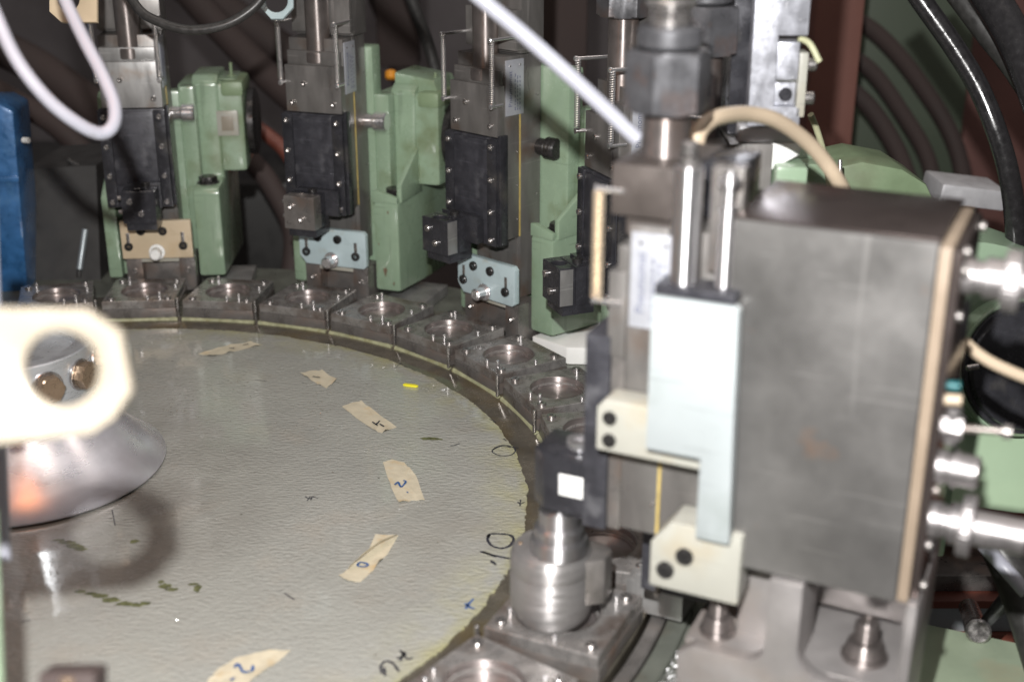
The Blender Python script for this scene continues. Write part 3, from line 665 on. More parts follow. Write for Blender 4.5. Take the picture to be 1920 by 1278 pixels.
tw1 = tower(1, 'leftmost green tower, with the cream stop plate and a small square white plate', cx=3, ctop=200, stop='cream', jaw='blackgloss')
g = G(); g.box(68, 90, 107.5, 111, 150, 176, 1.2); q = g.build('square_plate', 'creamwhite', tw1); g = G(); g.box(73, 85, 106.4, 107.7, 155.5, 170.5, .5); g.build('square_inset', 'creamplate', q)
tower(3, 'second tower from the left, chipped paint low on its green casting', cx=-4, jaw='steeldark')
tower(5, 'third tower from the left, its black knob at right, white hose crossing its head', cx=-17, wide=True, knob='black', jaw='blackgloss')
tower(7, 'fourth tower, half hidden behind the nearest one, with two bright coiled springs', cx=-17, stop=None, knob=None, jaw='blackgloss')

# ------------------------------------------------------------------ nearest tower (index 11)
t11 = tower(11, 'nearest and largest tower, out of focus, with two cream blocks and a pale blue cover', cx=2, stop=None, casting=False, knob=None, clamp=False, cover=False, lower=False)
g = G(); g.box(-33, 30, 23, 36, 96, 204, .8); c = g.build('front_cover', 'black', t11)
g = G(); g.box(-28, 28, 36.2, 43.2, 97, 206, .5); g.build('cover_backing', 'steeldark', t11)
g = G(); g.prism([(-13, -16), (22, -16), (22, 19), (-4, 19), (-13, 11)], 94, 126, 'z', .8); g.box(20, 26, -12, 12, 95, 124, .4); g.box(-5, 18, -12, 15, 90, 94.2, .6)
j = g.build('clamp_jaw', 'blackgloss', t11)
for o in (j,):
    me = o.data
    for v in me.vertices: v.co = Vector((v.co.y, v.co.x, v.co.z))
    b = bmesh.new(); b.from_mesh(me); bmesh.ops.recalc_face_normals(b, faces=b.faces[:]); b.to_mesh(me); b.free(); me.set_sharp_from_angle(angle=R_(34))
g = G(); g.lathe([(6.2, 126), (7.6, 127.2), (8, 129), (7.4, 131.5), (3.6, 131.5), (3.3, 126.5)], (2, 10, 0), n=32); g.build('tool_bush', 'chrome', t11)
g = G(); g.box(19, 19.35, 5, 19, 105, 117.5, .1); q = g.build('paper_label', 'white', j)
g = G()
for y in (9, 12.4): g.box(19.3, 19.45, y, y+.9, 109, 114, 0)
g.box(19.3, 19.45, 12.4, 15, 109.2, 110, 0); g.build('faint_print', 'plate', q)
# steel cup hanging on the jaw, on the nest
cup = thing('steel_cup_tool', 'turned steel cup hanging under the black jaw of the nearest tower, over a nest', 'spindle tool', Vector(spot(11)), -ang(11))
cup.location = cup.matrix_basis @ Vector((.009, -.003, .004))
g = G(); g.lathe([(14, 17.0), (18.5, 17.6), (21.8, 21.5), (22.7, 25.5), (23.3, 29.0), (23.4, 30.5), (23.4, 49), (23.25, 49.3), (23.4, 49.6), (23.4, 56.5), (22.6, 60.0), (21.0, 62.0), (13.4, 62.6)], n=72); cb = g.build('cup_body', 'cup', cup)
g = G(); g.lathe([(15.4, 62.4), (16.2, 63.0), (16.2, 69.5), (15.4, 70.8), (13.0, 71.2), (12.4, 73), (14.0, 73.6), (14.0, 77.5), (13, 78.5), (11.4, 79), (11.4, 88)], (2.5, 5.5, 0), n=56); g.build('collar', 'rod', cup)
g = G(); g.prism([(-18.5, 8), (-18.5, 24), (-14, 31), (-2, 31), (5, 23), (8, 8)], 32, 60, 'z', 1.2); g.build('slide_arm', 'steeldark', cup)
g = G(); g.cyl((-13, -12, 61.6), (-13, -12, 64), 3, 20); g.cyl((5, -17, 61.6), (5, -17, 63), 1.3, 14); g.build('set_screw', 'brass', cup)
g = G(); g.lathe([(9, 12.8), (9, 20)], n=30); g.build('plunger', 'steeldark', cup)
# stepped block beside nest 10/11
g = G(); g.box(-75, -44, 28, 58, 2, 28, .6); g.box(-75, -46, 22, 30, 2, 22, .5)
sb = g.build('stepped_block', 'steel', t11)
for y in (36, 46): link('cover_screw', SH['socket5'], sb, (-56 if y > 40 else -64, y, 28), None)
g = G(); g.box(-62, -8, 44, 92, 42, 98, .8); g.build('dark_filler', 'black', t11)  # black block added to darken the gap under the slide bodies
# cream blocks with slanted corners
g = G(); g.prism([(36, 150), (36, 173), (40, 177.5), (91, 177.5), (91, 150)], 28.6, 46, 'x', 1.4)
me = g; cbk = g.build('cream_block', 'creamwhite', t11, ang=50)
for z in (152.6, 161.5): pass
for y, z in ((43.2, 168.5), (43.2, 156.5)): q = G().socket((46.05, y, z), (1, 0, 0), 3.6, 1.6); q.build('socket_screw', 'boltblack', cbk)
g = G(); g.prism([(68, 83), (68, 108), (78, 121), (114, 121), (114, 83)], 28.6, 50, 'x', 1.6); cb2 = g.build('cream_block', 'creamwhite', t11, ang=50)
for y, z in ((86, 104), (76.5, 94)): q = G().socket((50.05, y, z), (1, 0, 0), 4.6, 1.8); q.build('socket_screw', 'boltblack', cb2)
# pale blue stepped cover
g = G(); g.prism([(65, 160), (65, 238), (103, 238), (106, 236), (109, 118), (92, 118), (92, 160)], 47, 55, 'x', 1.2); g.build('blue_cover', 'bluewhite', t11, ang=50)
g = G(); g.box(36, 54, 66, 104, 238.5, 243, .6); g.build('cover_cap', 'black', t11)
g = G(); g.cyl((44, 76.5, 240), (44, 76.5, 297), 6.6, 36); g.build('chrome_rod', 'rod', t11)
g = G(); g.cyl((42, 95, 240), (42, 95, 281), 4.2, 30, b=.6); g.cyl((42, 95, 281), (42, 95, 296), 2.6, 24); g.cyl((42, 95, 289), (42, 95, 293.5), 5.0, 24, b=1); g.build('chrome_rod', 'rod', t11)
g = G(); g.cyl((44, 76.5, 296.5), (44, 76.5, 301), 4.6, 30); g.cyl((44, 76.5, 301.3), (44, 76.5, 308), 4.0, 30, b=.8); g.build('hose_fitting', 'bolt', t11)
g = G(); g.box(28.2, 52, 62, 104, 100, 150, .8) if False else g.box(20, 44, 92, 112, 121, 238, .8); g.build('cylinder_block', 'steel', t11)
g = G(); g.box(-30, 29, 34, 71, 266, 291, 1.0); g.box(-20, 24, 40, 68, 256, 266, .6); g.build('carriage_block', 'carriage', t11)
for y in (68,): link('cover_screw', SH['socket5'], t11, (30, y, 287), SIDE)
# brown-grey plates behind the rods
g = G(); g.box(24, 34, 84, 99, 246, 296, .6); g.build('rod_guide', 'steeldark', t11)

# ------------------------------------------------------------------ control box behind the nearest tower
box = thing('control_box', 'large worn grey steel box with round connectors, in front at the right', 'control box', spot(11), -ang(11))
g = G(); g.box(-28, 45, 99, 186.5, 102, 275.6, 1.2, seg=3); g.build('box_shell', 'sheet', box)
g = G(); g.box(-28.6, 45.3, 98.6, 187, 275.8, 277, .4); g.build('box_lid', 'sheettop', box)
g = G(); g.box(-27, 44.6, 186.8, 192, 103, 274, .8); g.build('gasket', 'creamgasket', box)
g = G(); g.box(-26, 42.5, 192.2, 196, 105, 272, .6); bp = g.build('back_plate', 'sheettop', box)
def connector(x, z, L_, r, ring, name='cable_connector'):
    g = G(); g.lathe([(r*.9, 0), (r*.9, 4), (r*.78, 4.6), (r*.78, 8), (r, 8.6), (r, L_*.38)], (x, 196, z), (0, 1, 0), n=36)
    g.cyl((x, 196+L_*.38, z), (x, 196+L_, z), r*.86, 36, b=1); o = g.build(name, 'nickel', box)
    if ring:
        q = G(); vs = []; n = 72
        prof = [(r*.95, L_*.3), (r*1.42, L_*.31), (r*1.46, L_*.33), (r*1.46, L_*.43), (r*1.42, L_*.45), (r*.95, L_*.46)]
        T = Vector((x, 196, z)).to_track_quat('Z', 'Y')
        for pr_, h in prof:
            for i in range(n):
                a = 2*math.pi*i/n; k = pr_*(1+(.03 if i % 2 else 0)); vs.append((x+k*math.cos(a), 196+h, z+k*math.sin(a)))
        q.add(vs, [(m*n+i, m*n+(i+1) % n, (m+1)*n+(i+1) % n, (m+1)*n+i) for m in range(5) for i in range(n)]); q.build('knurled_ring', 'nickel', o)
    return o
connector(24, 257, 52, 9.0, True)
connector(30, 168, 18, 8.8, False)
connector(30, 141, 42, 9.6, True)
g = G(); g.cyl((30, 236, 141), (30, 262, 136), 6.6, 24); g.build('cable_boot', 'blackgloss', box)
for x, z in ((40, 272), (38, 263), (39, 243), (39, 160), (39, 132), (39, 111), (-18, 268)):
    q = G(); q.cyl((x, 196, z), (x, 199.0, z), 2.2, 20, b=1.0); q.build('round_screw', 'steeldark', box)
g = G(); g.cyl((36, 195, 203), (36, 203, 204), 2.6, 18); g.build('cable_gland', 'beigetube', box)
g = G(); g.cyl((34, 196, 209), (34, 201.5, 209.5), 2.2, 18); g.build('teal_button', 'teal', box)
g = G(); g.hexa((34, 196, 190), (34, 205, 190), 5.5); g.cyl((34, 200, 182), (34, 200, 199), 3.5, 20); g.build('tap_fitting', 'nickel', box)
g = G(); g.cyl((34, 204, 190), (34, 222, 192), 1.7, 14); g.cyl((34, 221, 192), (34, 225, 192), 3.2, 14); g.build('tap_stem', 'steeldark', box)

# ------------------------------------------------------------------ machined bracket under the box
br = thing('forked_bracket', 'machined aluminium bracket with rounded slots and dark bolts, bottom right under the box', 'bracket', spot(11), -ang(11))
g = G()
def arc(cx, cy, r, a0, a1, n=7): return [(cx+r*math.cos(R_(a0+(a1-a0)*i/n)), cy+r*math.sin(R_(a0+(a1-a0)*i/n))) for i in range(n+1)]
# front flange in the (outward, up) plane with two round-cornered pockets and a rib between them
fr = [(84, -40), (84, 46), (92, 52), (116, 52)] + arc(118, 62, 10, -90, 0)[1:] + [(128, 101), (144.5, 101), (144.5, 66)] + arc(160, 66, 15.5, 180, 270)[1:] + arc(184, 58.5, 8, 270, 360)[1:] + [(192, 104), (197, 104), (197, -40)]
g.prism(fr, 39, 48, 'x', 1.2); g.build('fork_plate', 'alucast', br, ang=50)
g = G(); g.box(6, 39.2, 128.3, 144.2, 48, 100.6, .6); g.build('rib', 'alucast', br)
g = G(); g.box(-30, 39.3, 85, 196, -40, 51, 2); g.box(-4, 24, 108, 128, 50, 96, 1); g.box(-24, 39, 192.3, 196.6, 50, 103, 1); g.build('bracket_base', 'alucast', br, ang=50)
g = G(); g.prism([(85, 50), (85, 60), (128, 101), (196, 101), (196, 50)], -40, -20, 'x', 1.5); g.build('bracket_web', 'alucast', br)
for y, x, s in ((99, 28, .85), (172, 18, 1.05)):
    q = G(); q.cyl((x, y, 51), (x, y, 53.5), 11*s, 36); q.cyl((x, y, 53.5), (x, y, 61), 9.6*s, 36, r2=8.4*s, b=.8); q.cyl((x, y, 61), (x, y, 72), 5.6*s, 30, b=1.0)
    for i in range(4): q.cyl((x, y, 62+i*2), (x, y, 63+i*2), 6.0*s, 30, b=.3)
    q.build('hold_down_bolt', 'turned', br)
g = G(); g.tube([(18, 150, 33.6), (60, 150, 33.6)], .5, 8); 

# ------------------------------------------------------------------ tower 9 (behind the nearest one)
t9 = tower(9, 'tower behind the nearest one, mostly covered, dark hex nut and head in view', cx=-17, stop=None, casting=True, knob=None, clamp=False, plate=False)
g = G(); g.hexa((0, 50, 356), (0, 50, 366), 11, 1.4); g.cyl((0, 50, 366), (0, 50, 400), 8.5, 30); g.build('jam_nut', 'bolt', t9)
al = thing('aluminium_upright', 'bright milled aluminium upright with a step cut and cream side strip, top right of centre', 'upright', spot(9), -ang(9))
g = G(); g.prism([(75, 272), (75, 420), (107, 420), (107, 326), (90, 326), (90, 284), (106, 284), (106, 272)], 12, 25, 'x', .5); g.build('plate', 'alu', al)
g = G(); g.box(8, 24, 90.3, 103, 300, 322, .5); g.prism([(90.3, 284.3), (90.3, 299.8), (103, 299.8), (103, 284.3)], 6, 20, 'x', .4); g.build('stop_block', 'alu', al)
g = G(); g.cyl((19, 90.5, 301), (19, 103.5, 301), 3.8, 24, b=.5); g.build('round_bar', 'chrome', al)
g = G(); g.cyl((20, 97, 291), (22.5, 97, 291), 4, 20); g.build('socket_screw', 'blackgloss', al)
g = G(); g.box(10, 25, 103.4, 108.4, 278, 316, .5); g.build('cream_strip', 'creamwhite', al)
for z in (308, 288): q = G(); q.cyl((17, 108.4, z), (17, 115, z), 4.0, 24, b=.8); q.build('round_screw', 'bolt', al)
g = G(); g.box(6, 24, 71, 107.5, 262.5, 271.4, .5); g.build('lower_plate', 'foot', al)
g = G(); g.prism([(74, 262), (109, 262), (108, 255), (84, 241), (74, 243)], 8, 24, 'x', .8); g.build('angled_block', 'white', al)  # plain white stands in for the flash glare on this block
g = G(); g.tube([(18, 103, 324), (18, 110, 320), (20, 116, 310)], 2.0, 12, hollow=.55); g.build('cut_hose', 'hosegreen', al)

# ------------------------------------------------------------------ cone, hub and foreground bracket
cone = thing('central_cone', 'polished steel cone with a bolted hub standing in the middle of the disc', 'cone', (-26.3, 52.4, 0))
g = G(); g.lathe([(94, -.3), (94, 1.2), (98, 1.6), (98.6, 2.4), (98.2, 3.6), (84, 15.5), (57, 43), (55.2, 44), (50, 44)], n=120); g.build('cone_skirt', 'cone', cone)
g = G(); g.lathe([(55.4, 41), (55.4, 97), (54.4, 98), (44, 98), (43.4, 97), (43.4, 88), (1, 88)], n=110); hb = g.build('hub', 'hub', cone)
for ph in [-42.3-29*i_ for i_ in range(3)] + [-13.3+29*i_ for i_ in range(9)]:
    d = Vector((math.sin(R_(180+ph)), math.cos(R_(180+ph)), 0)); o = d*55.3; o.z = 81
    q = G(); q.cyl(o-d*.5, o+d*1.6, 11.4, 36, b=.4); q.build('washer', 'bolt', hb); q = G(); q.hexa(o+d*1.6, o+d*9, 10.0); q.build('hex_bolt', 'brass', hb, ang=28)
def cam_frame(p, tilt=(0, 0, 0)):
    M3 = Matrix((tuple(RT), tuple(UP), tuple(-FW))).transposed()
    return Matrix.Translation(p) @ M3.to_4x4()
# octagonal cream plate with a round eye, close to the lens; it hangs from an arm coming in from the left
p0 = at(112, 692, d=405)
octo = thing('cream_eye_bracket', 'very blurred overexposed cream plate with a round eye, in front at the left', 'bracket', p0)
px2mm = 405/FPX
ol = [(-190, 118), (51, 112), (113, 70), (133, -42), (99, -93), (56, -123), (-190, -150)]
ol = [(x*px2mm, y*px2mm) for x, y in ol]
def plate_eye(g, poly, r, z0, z1, T, n=56, b=.8):
    def hit(a):
        c, s_ = math.cos(a), math.sin(a); best = 1e9
        for i in range(len(poly)):
            x1, y1 = poly[i]; x2, y2 = poly[(i+1) % len(poly)]; dx, dy = x2-x1, y2-y1; den = c*dy-s_*dx
            if abs(den) < 1e-9: continue
            t = (x1*dy-y1*dx)/den; u = (x1*s_-y1*c)/den
            if t > 0 and -1e-6 <= u <= 1+1e-6: best = min(best, t)
        return best
    A = sorted([2*math.pi*i/n for i in range(n)]+[math.atan2(y, x) % (2*math.pi) for x, y in poly]); n = len(A); vs = []; fs = []
    for sc_, z in ((1-.02, z0), (1, z0+b), (1, z1-b), (1-.02, z1)):
        for a in A: t = hit(a)*sc_; vs.append((t*math.cos(a), t*math.sin(a), z))
    for rr, z in ((r+b, z1), (r, z1-b), (r, z0+b), (r+b, z0)):
        for a in A: vs.append((rr*math.cos(a), rr*math.sin(a), z))
    K = 8
    for k in range(K):
        for i in range(n): j = (i+1) % n; fs.append((k*n+i, k*n+j, ((k+1) % K)*n+j, ((k+1) % K)*n+i))
    g.add(vs, fs, T)
Rr = cam_frame(Vector((0, 0, 0)))
g = G(); plate_eye(g, ol, 72*px2mm, -6, 0, Rr @ Matrix.Rotation(R_(4), 4, 'X')); g.build('eye_plate', 'creamplate', octo, ang=50)
g = G(); T = Rr; g.box(-270, -22, -20, 16, -14, -6.2, 1, T); g.box(-300, -262, -420, 60, -30, -4, 2, T); g.build('arm', 'creamplate', octo)
# green post and brass stub at the very left / bottom edge
g = G(); a = at(-40, 960, d=480); b_ = at(-20, 1750, d=380); g.cyl(a, b_, 6.5, 24); 
g.build('green_post', 'greenflashlit', label='pale green post cut by the left edge of the picture', cat='post')
g = G(); g.cyl(at(-30, 300, d=600), at(0, 1052, d=600), 5, 24); g.build('steel_pin', 'whitetube', label='blurred bright steel pin end at the left edge, above the green post', cat='pin')
rb = thing('copper_terminal', 'blurred copper coloured block with a steel screw at the bottom left corner', 'terminal', at(130, 1300, d=480))
g = G(); g.box(-11, 10, -8, 8, -14, 2, 1, Rr); g.build('block', 'darkbrown', rb); g = G(); g.cyl(Vector((0, 0, 2)), Vector((0, 0, 7)), 2.6, 18); g.build('screw', 'brass', rb)

# ------------------------------------------------------------------ hoses and cables
def hose(name, pts, r, m, label, cat, hollow=0, sub=10):
    g = G(); g.tube([at(x, y, d=d) for x, y, d in pts], r, 16, sub, hollow=hollow); return g.build(name, m, label=label, cat=cat, ang=60)
hose('plastic_hose', [(-420, -900, 560), (-200, -400, 610), (-60, -90, 640), (-12, 20, 650), (30, 110, 660), (85, 182, 670), (140, 228, 680), (186, 250, 690), (212, 235, 695), (214, 195, 700), (192, 140, 705), (158, 75, 710), (118, -10, 715), (95, -80, 720), (40, -400, 740), (20, -900, 760)], 3.6, 'whitetube', 'white plastic hose looping down in front of the leftmost tower', 'hose')
hose('plastic_hose', [(200, -700, 620), (520, -350, 630), (800, -90, 640), (890, -12, 640), (990, 72, 645), (1093, 165, 650), (1196, 262, 655)], 4.1, 'whitetube', 'white plastic hose running diagonally to its cut open end at the upper middle', 'hose', hollow=.7)
hose('beige_hose', [(1306, 282, 655), (1308, 256, 655), (1322, 234, 660), (1350, 219, 670), (1400, 214, 690), (1450, 224, 705), (1500, 255, 722), (1540, 295, 735), (1575, 345, 745), (1600, 395, 770)], 4.4, 'beigetube', 'beige hose arching from the chrome rod fitting over the steel box', 'hose')
hose('beige_cable', [(1806, 640, 640), (1835, 664, 640), (1870, 685, 640), (1935, 712, 640), (2010, 735, 640)], 3.0, 'beigetube', 'cream cable leaving the box connector side across the black pulley', 'cable')
hose('black_cable', [(215, -60, 1050), (258, 15, 1050), (300, 42, 1050), (352, 56, 1050), (410, 50, 1050), (455, 30, 1050), (492, -5, 1050), (510, -60, 1050)], 4.0, 'rubberdull', 'black cable hanging in a shallow arc between the two leftmost towers', 'cable')
hose('black_cable', [(750, -60, 1450), (775, 10, 1450), (800, 75, 1450), (815, 130, 1450), (826, 190, 1450)], 7.0, 'rubberdull', 'thick black cable dropping behind the third tower', 'cable')
hose('black_cable', [(1670, -80, 900), (1735, 12, 900), (1790, 90, 900), (1835, 165, 900), (1868, 245, 900), (1890, 320, 905), (1902, 400, 915), (1908, 520, 930)], 7.4, 'rubber', 'glossy black cable curving down furthest left of the three at the top right', 'cable', sub=14)
hose('black_cable', [(1735, -90, 960), (1790, -20, 950), (1850, 60, 940), (1905, 130, 930), (1990, 260, 920)], 9, 'rubberdull', 'dull black cable, middle one of the three at the top right', 'cable', sub=14)
hose('black_cable', [(1800, -90, 900), (1860, 0, 890), (1898, 65, 880), (1935, 150, 870), (1980, 280, 860)], 12, 'rubber', 'thickest glossy black cable with a bright streak in the top right corner', 'cable', sub=14)
hose('clear_hose', [(1520, 215, 880), (1532, 245, 890), (1545, 290, 900), (1556, 350, 905)], 2.2, 'hosegreen', 'thin yellowed hose hanging beside the aluminium upright', 'hose')
hose('clear_hose', [(128, 300, 1400), (160, 330, 1400), (155, 430, 1400), (148, 520, 1390)], 3, 'rubberdull', 'thin dark hose beside the dark rubber cover at left', 'hose')
# strap-like wire pair at the left with white sleeve
g = G(); g.cyl(at(160, 430, d=1380), at(149, 505, d=1380), 3.2, 18); g.build('white_sleeve', 'railgrey', label='short white sleeve on the thin hose left of the leftmost tower', cat='sleeve')

# ring ended link rods above the towers
def ringplate(px, py, d, s, m, label, ext):
    t = thing('eye_plate', label, 'eye plate', at(px, py, d=d)); g = G(); k = d/FPX
    plate_eye(g, [(x*k, y*k) for x, y in ext], s*k, -5, 0, Rr); g.build('plate', m, t, ang=50); return t
ringplate(128, 0, 1000, 20, 'cream', 'cream eye plate at the top edge above the leftmost tower', [(-36, 60), (-36, -22), (-14, -42), (54, -42), (54, 60)])
ringplate(518, 2, 1120, 21, 'blue', 'pale blue rounded eye plate at the top edge beside the second tower', [(-30, 60), (-30, -12), (-10, -34), (12, -34), (32, -12), (32, 60)])

# ------------------------------------------------------------------ surroundings
blu = thing('blue_housing', 'dark blue cast housing with white lettering at the left edge', 'housing', at(-10, 380, d=1330))
g = G(); T = Matrix.Rotation(.12, 4, 'Z')
g.prism([(-70, -120), (22, -120), (28, -10), (34, 96), (20, 104), (-70, 104)], -10, 60, 'y', 4, T); g.build('casting', 'bluecast', blu, ang=50)
g = G(); g.box(-70, 31, -14, -9, 24, 30, 1, T); g.build('ledge', 'bluecast', blu)
g = G(); g.cyl(Vector((39, -2, 66)), Vector((46, -4, 66)), 3, 16); g.build('round_screw', 'white', blu)
txt = text_mesh('a', 14, .3); txt.transform(T @ Matrix.Translation((.008, -.0106, .078)) @ Matrix.Rotation(math.pi/2, 4, 'X')); txt.materials.append(M['white']); link('lettering', txt, blu)
g = G(); pts = [at(55, 565, d=1390), at(190, 560, d=1390), at(180, 310, d=1390), at(48, 318, d=1390)]
back = [p+Vector((0, 120, 0)) for p in pts]; g.add(pts+back, [(0, 1, 2, 3), (4, 7, 6, 5), (0, 4, 5, 1), (1, 5, 6, 2), (2, 6, 7, 3), (3, 7, 4, 0)])
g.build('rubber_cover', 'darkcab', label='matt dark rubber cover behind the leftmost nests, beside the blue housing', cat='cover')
def slab(name, x0, y0, x1, y1, d, th, m, label, cat, b=6, kind=None):
    a, c = at(x0, y1, d=d), at(x1, y0, d=d); g = G(); yy = (a.y+c.y)/2
    g.box(min(a.x, c.x), max(a.x, c.x), yy, yy+th, min(a.z, c.z), max(a.z, c.z), b); return g.build(name, m, label=label, cat=cat, kind=kind)
slab('painted_post', 1502, -200, 1590, 900, 1750, 70, 'brownpost', 'red brown painted post behind the aluminium upright', 'post')
slab('grey_green_cabinet', 1590, -260, 1795, 900, 2100, 200, 'greenpanel', 'blurred grey green cabinet behind the box, striped by dark pipes', 'cabinet')
slab('red_brown_cabinet', 1800, -260, 2000, 620, 2250, 200, 'pinkpanel', 'faded red brown cabinet behind the black cables', 'cabinet')
slab('brown_column', 985, -200, 1100, 500, 1800, 90, 'brownpost' if False else 'darkbrown', 'dark brown column behind the fourth tower', 'column')
slab('brown_column', 700, -300, 780, 140, 2000, 60, 'darkbrown', 'dull red brown column above the yellow lamp', 'column')
rp = random.Random(9)
def pipe(pts, r, m, label):
    g = G(); g.tube([at(x, y, d=d) for x, y, d in pts], r, 20, 8); g.build('bent_pipe', m, label=label, cat='pipe', ang=60)
pipe([(1560, 20, 1950), (1640, 60, 1950), (1720, 150, 1950), (1790, 270, 1950), (1820, 420, 1950)], 13, 'darkbrown', 'uppermost dark bent pipe in front of the grey green cabinet')
pipe([(1560, 90, 1900), (1630, 130, 1900), (1690, 210, 1900), (1740, 300, 1900), (1760, 420, 1900)], 12, 'darkbrown', 'second dark bent pipe in front of the grey green cabinet')
pipe([(1560, 150, 1850), (1620, 190, 1850), (1670, 260, 1850), (1700, 330, 1850), (1720, 420, 1850)], 13, 'darkbrown', 'lowest dark bent pipe in front of the grey green cabinet')
pipe([(-60, 60, 1800), (60, 120, 1800), (160, 190, 1800), (300, 300, 1800)], 26, 'darkbrown', 'upper dark diagonal pipe behind the white hose')
pipe([(-60, 140, 1700), (30, 190, 1700), (110, 240, 1700), (200, 330, 1700)], 15, 'darkbrown', 'lower dark diagonal pipe behind the white hose')
pipe([(330, -40, 1900), (420, 60, 1900), (520, 160, 1900), (640, 260, 1900)], 22, 'darkbrown', 'dark diagonal pipe between the first and second tower')
pipe([(300, -60, 2000), (420, 20, 2000), (560, 120, 2000)], 30, 'darkbrown', 'broad dark pipe crossing above the first casting')
pipe([(470, 230, 1750), (540, 290, 1750), (590, 400, 1750)], 10, 'redpaint', 'red brown hose behind the second tower')
pipe([(470, 300, 1700), (510, 350, 1700), (550, 440, 1700), (540, 560, 1700)], 14, 'darkbrown', 'dark pipe bending down behind the second tower')
pipe([(690, -60, 2100), (740, 60, 2100), (770, 200, 2100)], 22, 'darkbrown', 'dark pipe between the second and third tower')
g = G(); g.cyl(at(733, 150, d=1500), at(733, 132, d=1500), 7, 20, b=2.5); g.build('indicator_cap', 'orange', label='small yellow orange cap on top of the casting of the second tower', cat='cap')
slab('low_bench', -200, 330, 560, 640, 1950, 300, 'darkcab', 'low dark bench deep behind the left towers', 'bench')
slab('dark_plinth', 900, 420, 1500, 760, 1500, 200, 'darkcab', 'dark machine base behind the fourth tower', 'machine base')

# right-hand drive unit behind the box
drv = thing('drive_unit', 'green drive housing, painted pale for the flash light, with a big black pulley cover at the right edge', 'drive housing', at(1850, 800, d=900))
o0 = at(1850, 800, d=900)
def rel(x, y, d): return at(x, y, d=d)-o0
pts = [rel(1690, 700, 905), rel(1960, 560, 905), rel(1960, 965, 880), rel(1900, 960, 880), rel(1700, 930, 885)]
g = G(); bk = [p+Vector((0, 90, 0)) for p in pts]; n = len(pts); g.add(pts+bk, [tuple(range(n)), tuple(range(n, 2*n))[::-1]]+[(i, (i+1) % n, n+(i+1) % n, n+i) for i in range(n)]); g.build('housing', 'greenflashlit', drv)
c = rel(1925, 690, 868); ax = Vector((.12, -1, .25)).normalized()
g = G(); g.lathe([(45, -20), (45, 0), (44.6, 1.4), (42.5, 1.6), (42, 4), (41, 6.5), (30, 8), (1, 9)], c, ax, n=90); g.build('pulley_cover', 'blackgloss', drv)
g = G(); g.lathe([(47.6, -20), (47.6, -3), (46.6, -1.6), (45.4, -1.6)], c, ax, n=90, cap=False); g.build('cover_rim', 'green', drv)
pts = [rel(1790, 452, 900), rel(1850, 455, 900), rel(1885, 462, 900), rel(1935, 480, 900), rel(1935, 640, 900), rel(1790, 620, 900)]
g = G(); bk = [p+Vector((0, 34, 4)) for p in pts]; n = len(pts); g.add(pts+bk, [tuple(range(n)), tuple(range(n, 2*n))[::-1]]+[(i, (i+1) % n, n+(i+1) % n, n+i) for i in range(n)]); g.build('upper_housing', 'green', drv)
g = G(); g.cyl(rel(1812, 690, 850), rel(1835, 686, 850), 2, 14); g.build('grease_nipple', 'bolt', drv)
for x, y in ((1783, 805), (1800, 805), (1770, 820)): q = G(); p = rel(x, y, 872); q.cyl(p, p+Vector((0, -3, 0)), 1.6, 12); q.build('round_screw', 'chrome', drv)
# green hood above the box
g = G(); T = Matrix.Translation(at(1640, 340, d=1010))
g.prism([(-40, -24), (-40, 12), (-14, 18), (18, 12), (38, 0), (46, -14), (46, -24)], -10, 60, 'y', 3, T); g.build('green_hood', 'greendull', label='dusty green hood showing above the lid of the steel box', cat='hood')
g = G(); g.box(-14, 10, -20, 20, -20, 12, 3, Matrix.Translation(at(1520, 325, d=960))); g.build('green_lug', 'green', label='small green lug between the angled block and the beige hose', cat='lug')
g = G(); g.cyl(at(1575, 300, d=940), at(1575, 352, d=940), 1.6, 14); g.build('thin_pin', 'chrome', label='thin bright pin standing beside the foot of the beige hose', cat='pin')
g = G(); g.box(-26, 40, 0, 60, -14, 6, 3, Matrix.Translation(at(1815, 362, d=1250)) @ Matrix.Rotation(.12, 4, 'Y')); g.build('steel_bracket', 'foot', label='blurred bright steel bracket beside the black cable at right', cat='bracket')
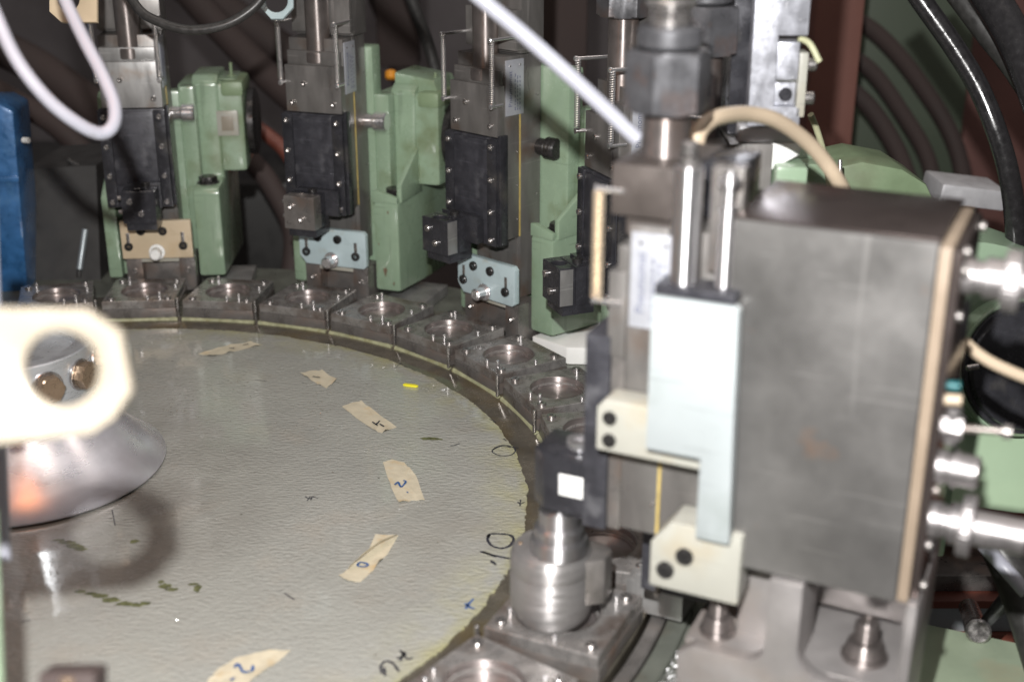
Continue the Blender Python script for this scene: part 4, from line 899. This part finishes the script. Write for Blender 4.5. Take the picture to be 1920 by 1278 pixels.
# lower right: rail, lever and pale green table
ld = thing('slide_rail', 'grey steel rail with a red edge behind the clamping lever, lower right', 'rail', at(1820, 1150, d=980))
o1 = at(1820, 1150, d=980)
g = G(); g.box(-70, 90, 0, 30, -16, 5, 1.2); g.build('rail', 'railgrey', ld)
g = G(); g.box(-70, 90, -1, 60, 5.2, 12, .8); g.build('red_edge', 'redpaint', ld)
g = G(); g.box(-70, 90, 12, 80, 12.4, 26, .8); g.build('rail_top', 'steeldark', ld)
g = G(); g.box(-70, 90, -4, 60, -34, -16.4, .8); g.build('lower_edge', 'redpaint', ld)
q = G(); q.cyl(Vector((-39, 0, -5)), Vector((-39, -4, -5)), 4, 20); q.build('round_screw', 'bolt', ld)
g = G(); g.box(-260, 260, 60, 140, -80, 90, 4); g.build('dark_recess', 'redpaint', ld)
lv = thing('clamping_lever', 'steel clamping lever with a dark grip and bright ball end, lower right', 'lever', at(1832, 1165, d=870))
o2 = at(1832, 1165, d=870)
def rl(x, y, d): return at(x, y, d=d)-o2
g = G(); g.cyl(rl(1816, 1138, 905), rl(1832, 1178, 872), 7, 28); g.cyl(rl(1832, 1178, 872), rl(1835, 1184, 862), 8.5, 24, b=1.5); g.build('hub', 'bolt', lv)
g = G(); g.cyl(rl(1840, 1176, 870), rl(1888, 1122, 860), 3.8, 24, r2=5.6); h = g.build('grip', 'hexsteel', lv)
g = G(); g.lathe([(5*math.sin(R_(a)), -5*math.cos(R_(a))) for a in range(4, 180, 16)], rl(1890, 1119, 858), (0, 0, 1), n=24); g.build('ball_end', 'chrome', lv, ang=70)
g = G(); P = [at(1660, 1155, d=890), at(1700, 1140, d=905), at(1990, 1215, d=905), at(2050, 1420, d=760), at(1640, 1420, d=740)]
zz = sum(p.z for p in P[:2])/2
P = [at(1640, 1150, z=zz), at(1990, 1222, z=zz), at(2100, 1500, z=zz), at(1600, 1500, z=zz)]
bk = [p-Vector((0, 0, 30)) for p in P]; g.add(P+bk, [(0, 1, 2, 3), (7, 6, 5, 4)]+[(i, (i+1) % 4, 4+(i+1) % 4, 4+i) for i in range(4)]); g.build('green_table', 'greenpale', label='pale green worn table top in the bottom right corner', cat='table')
hose('grey_hose', [(1845, 1022, 800), (1880, 1060, 800), (1925, 1110, 790)], 4.5, 'whitetube', 'blurred grey hose slanting down under the lowest connector', 'hose')
hose('black_cable', [(1850, 980, 840), (1890, 1060, 830), (1925, 1150, 820), (1960, 1260, 810)], 12, 'rubberdull', 'black cable slanting down at the right edge under the connectors', 'cable')
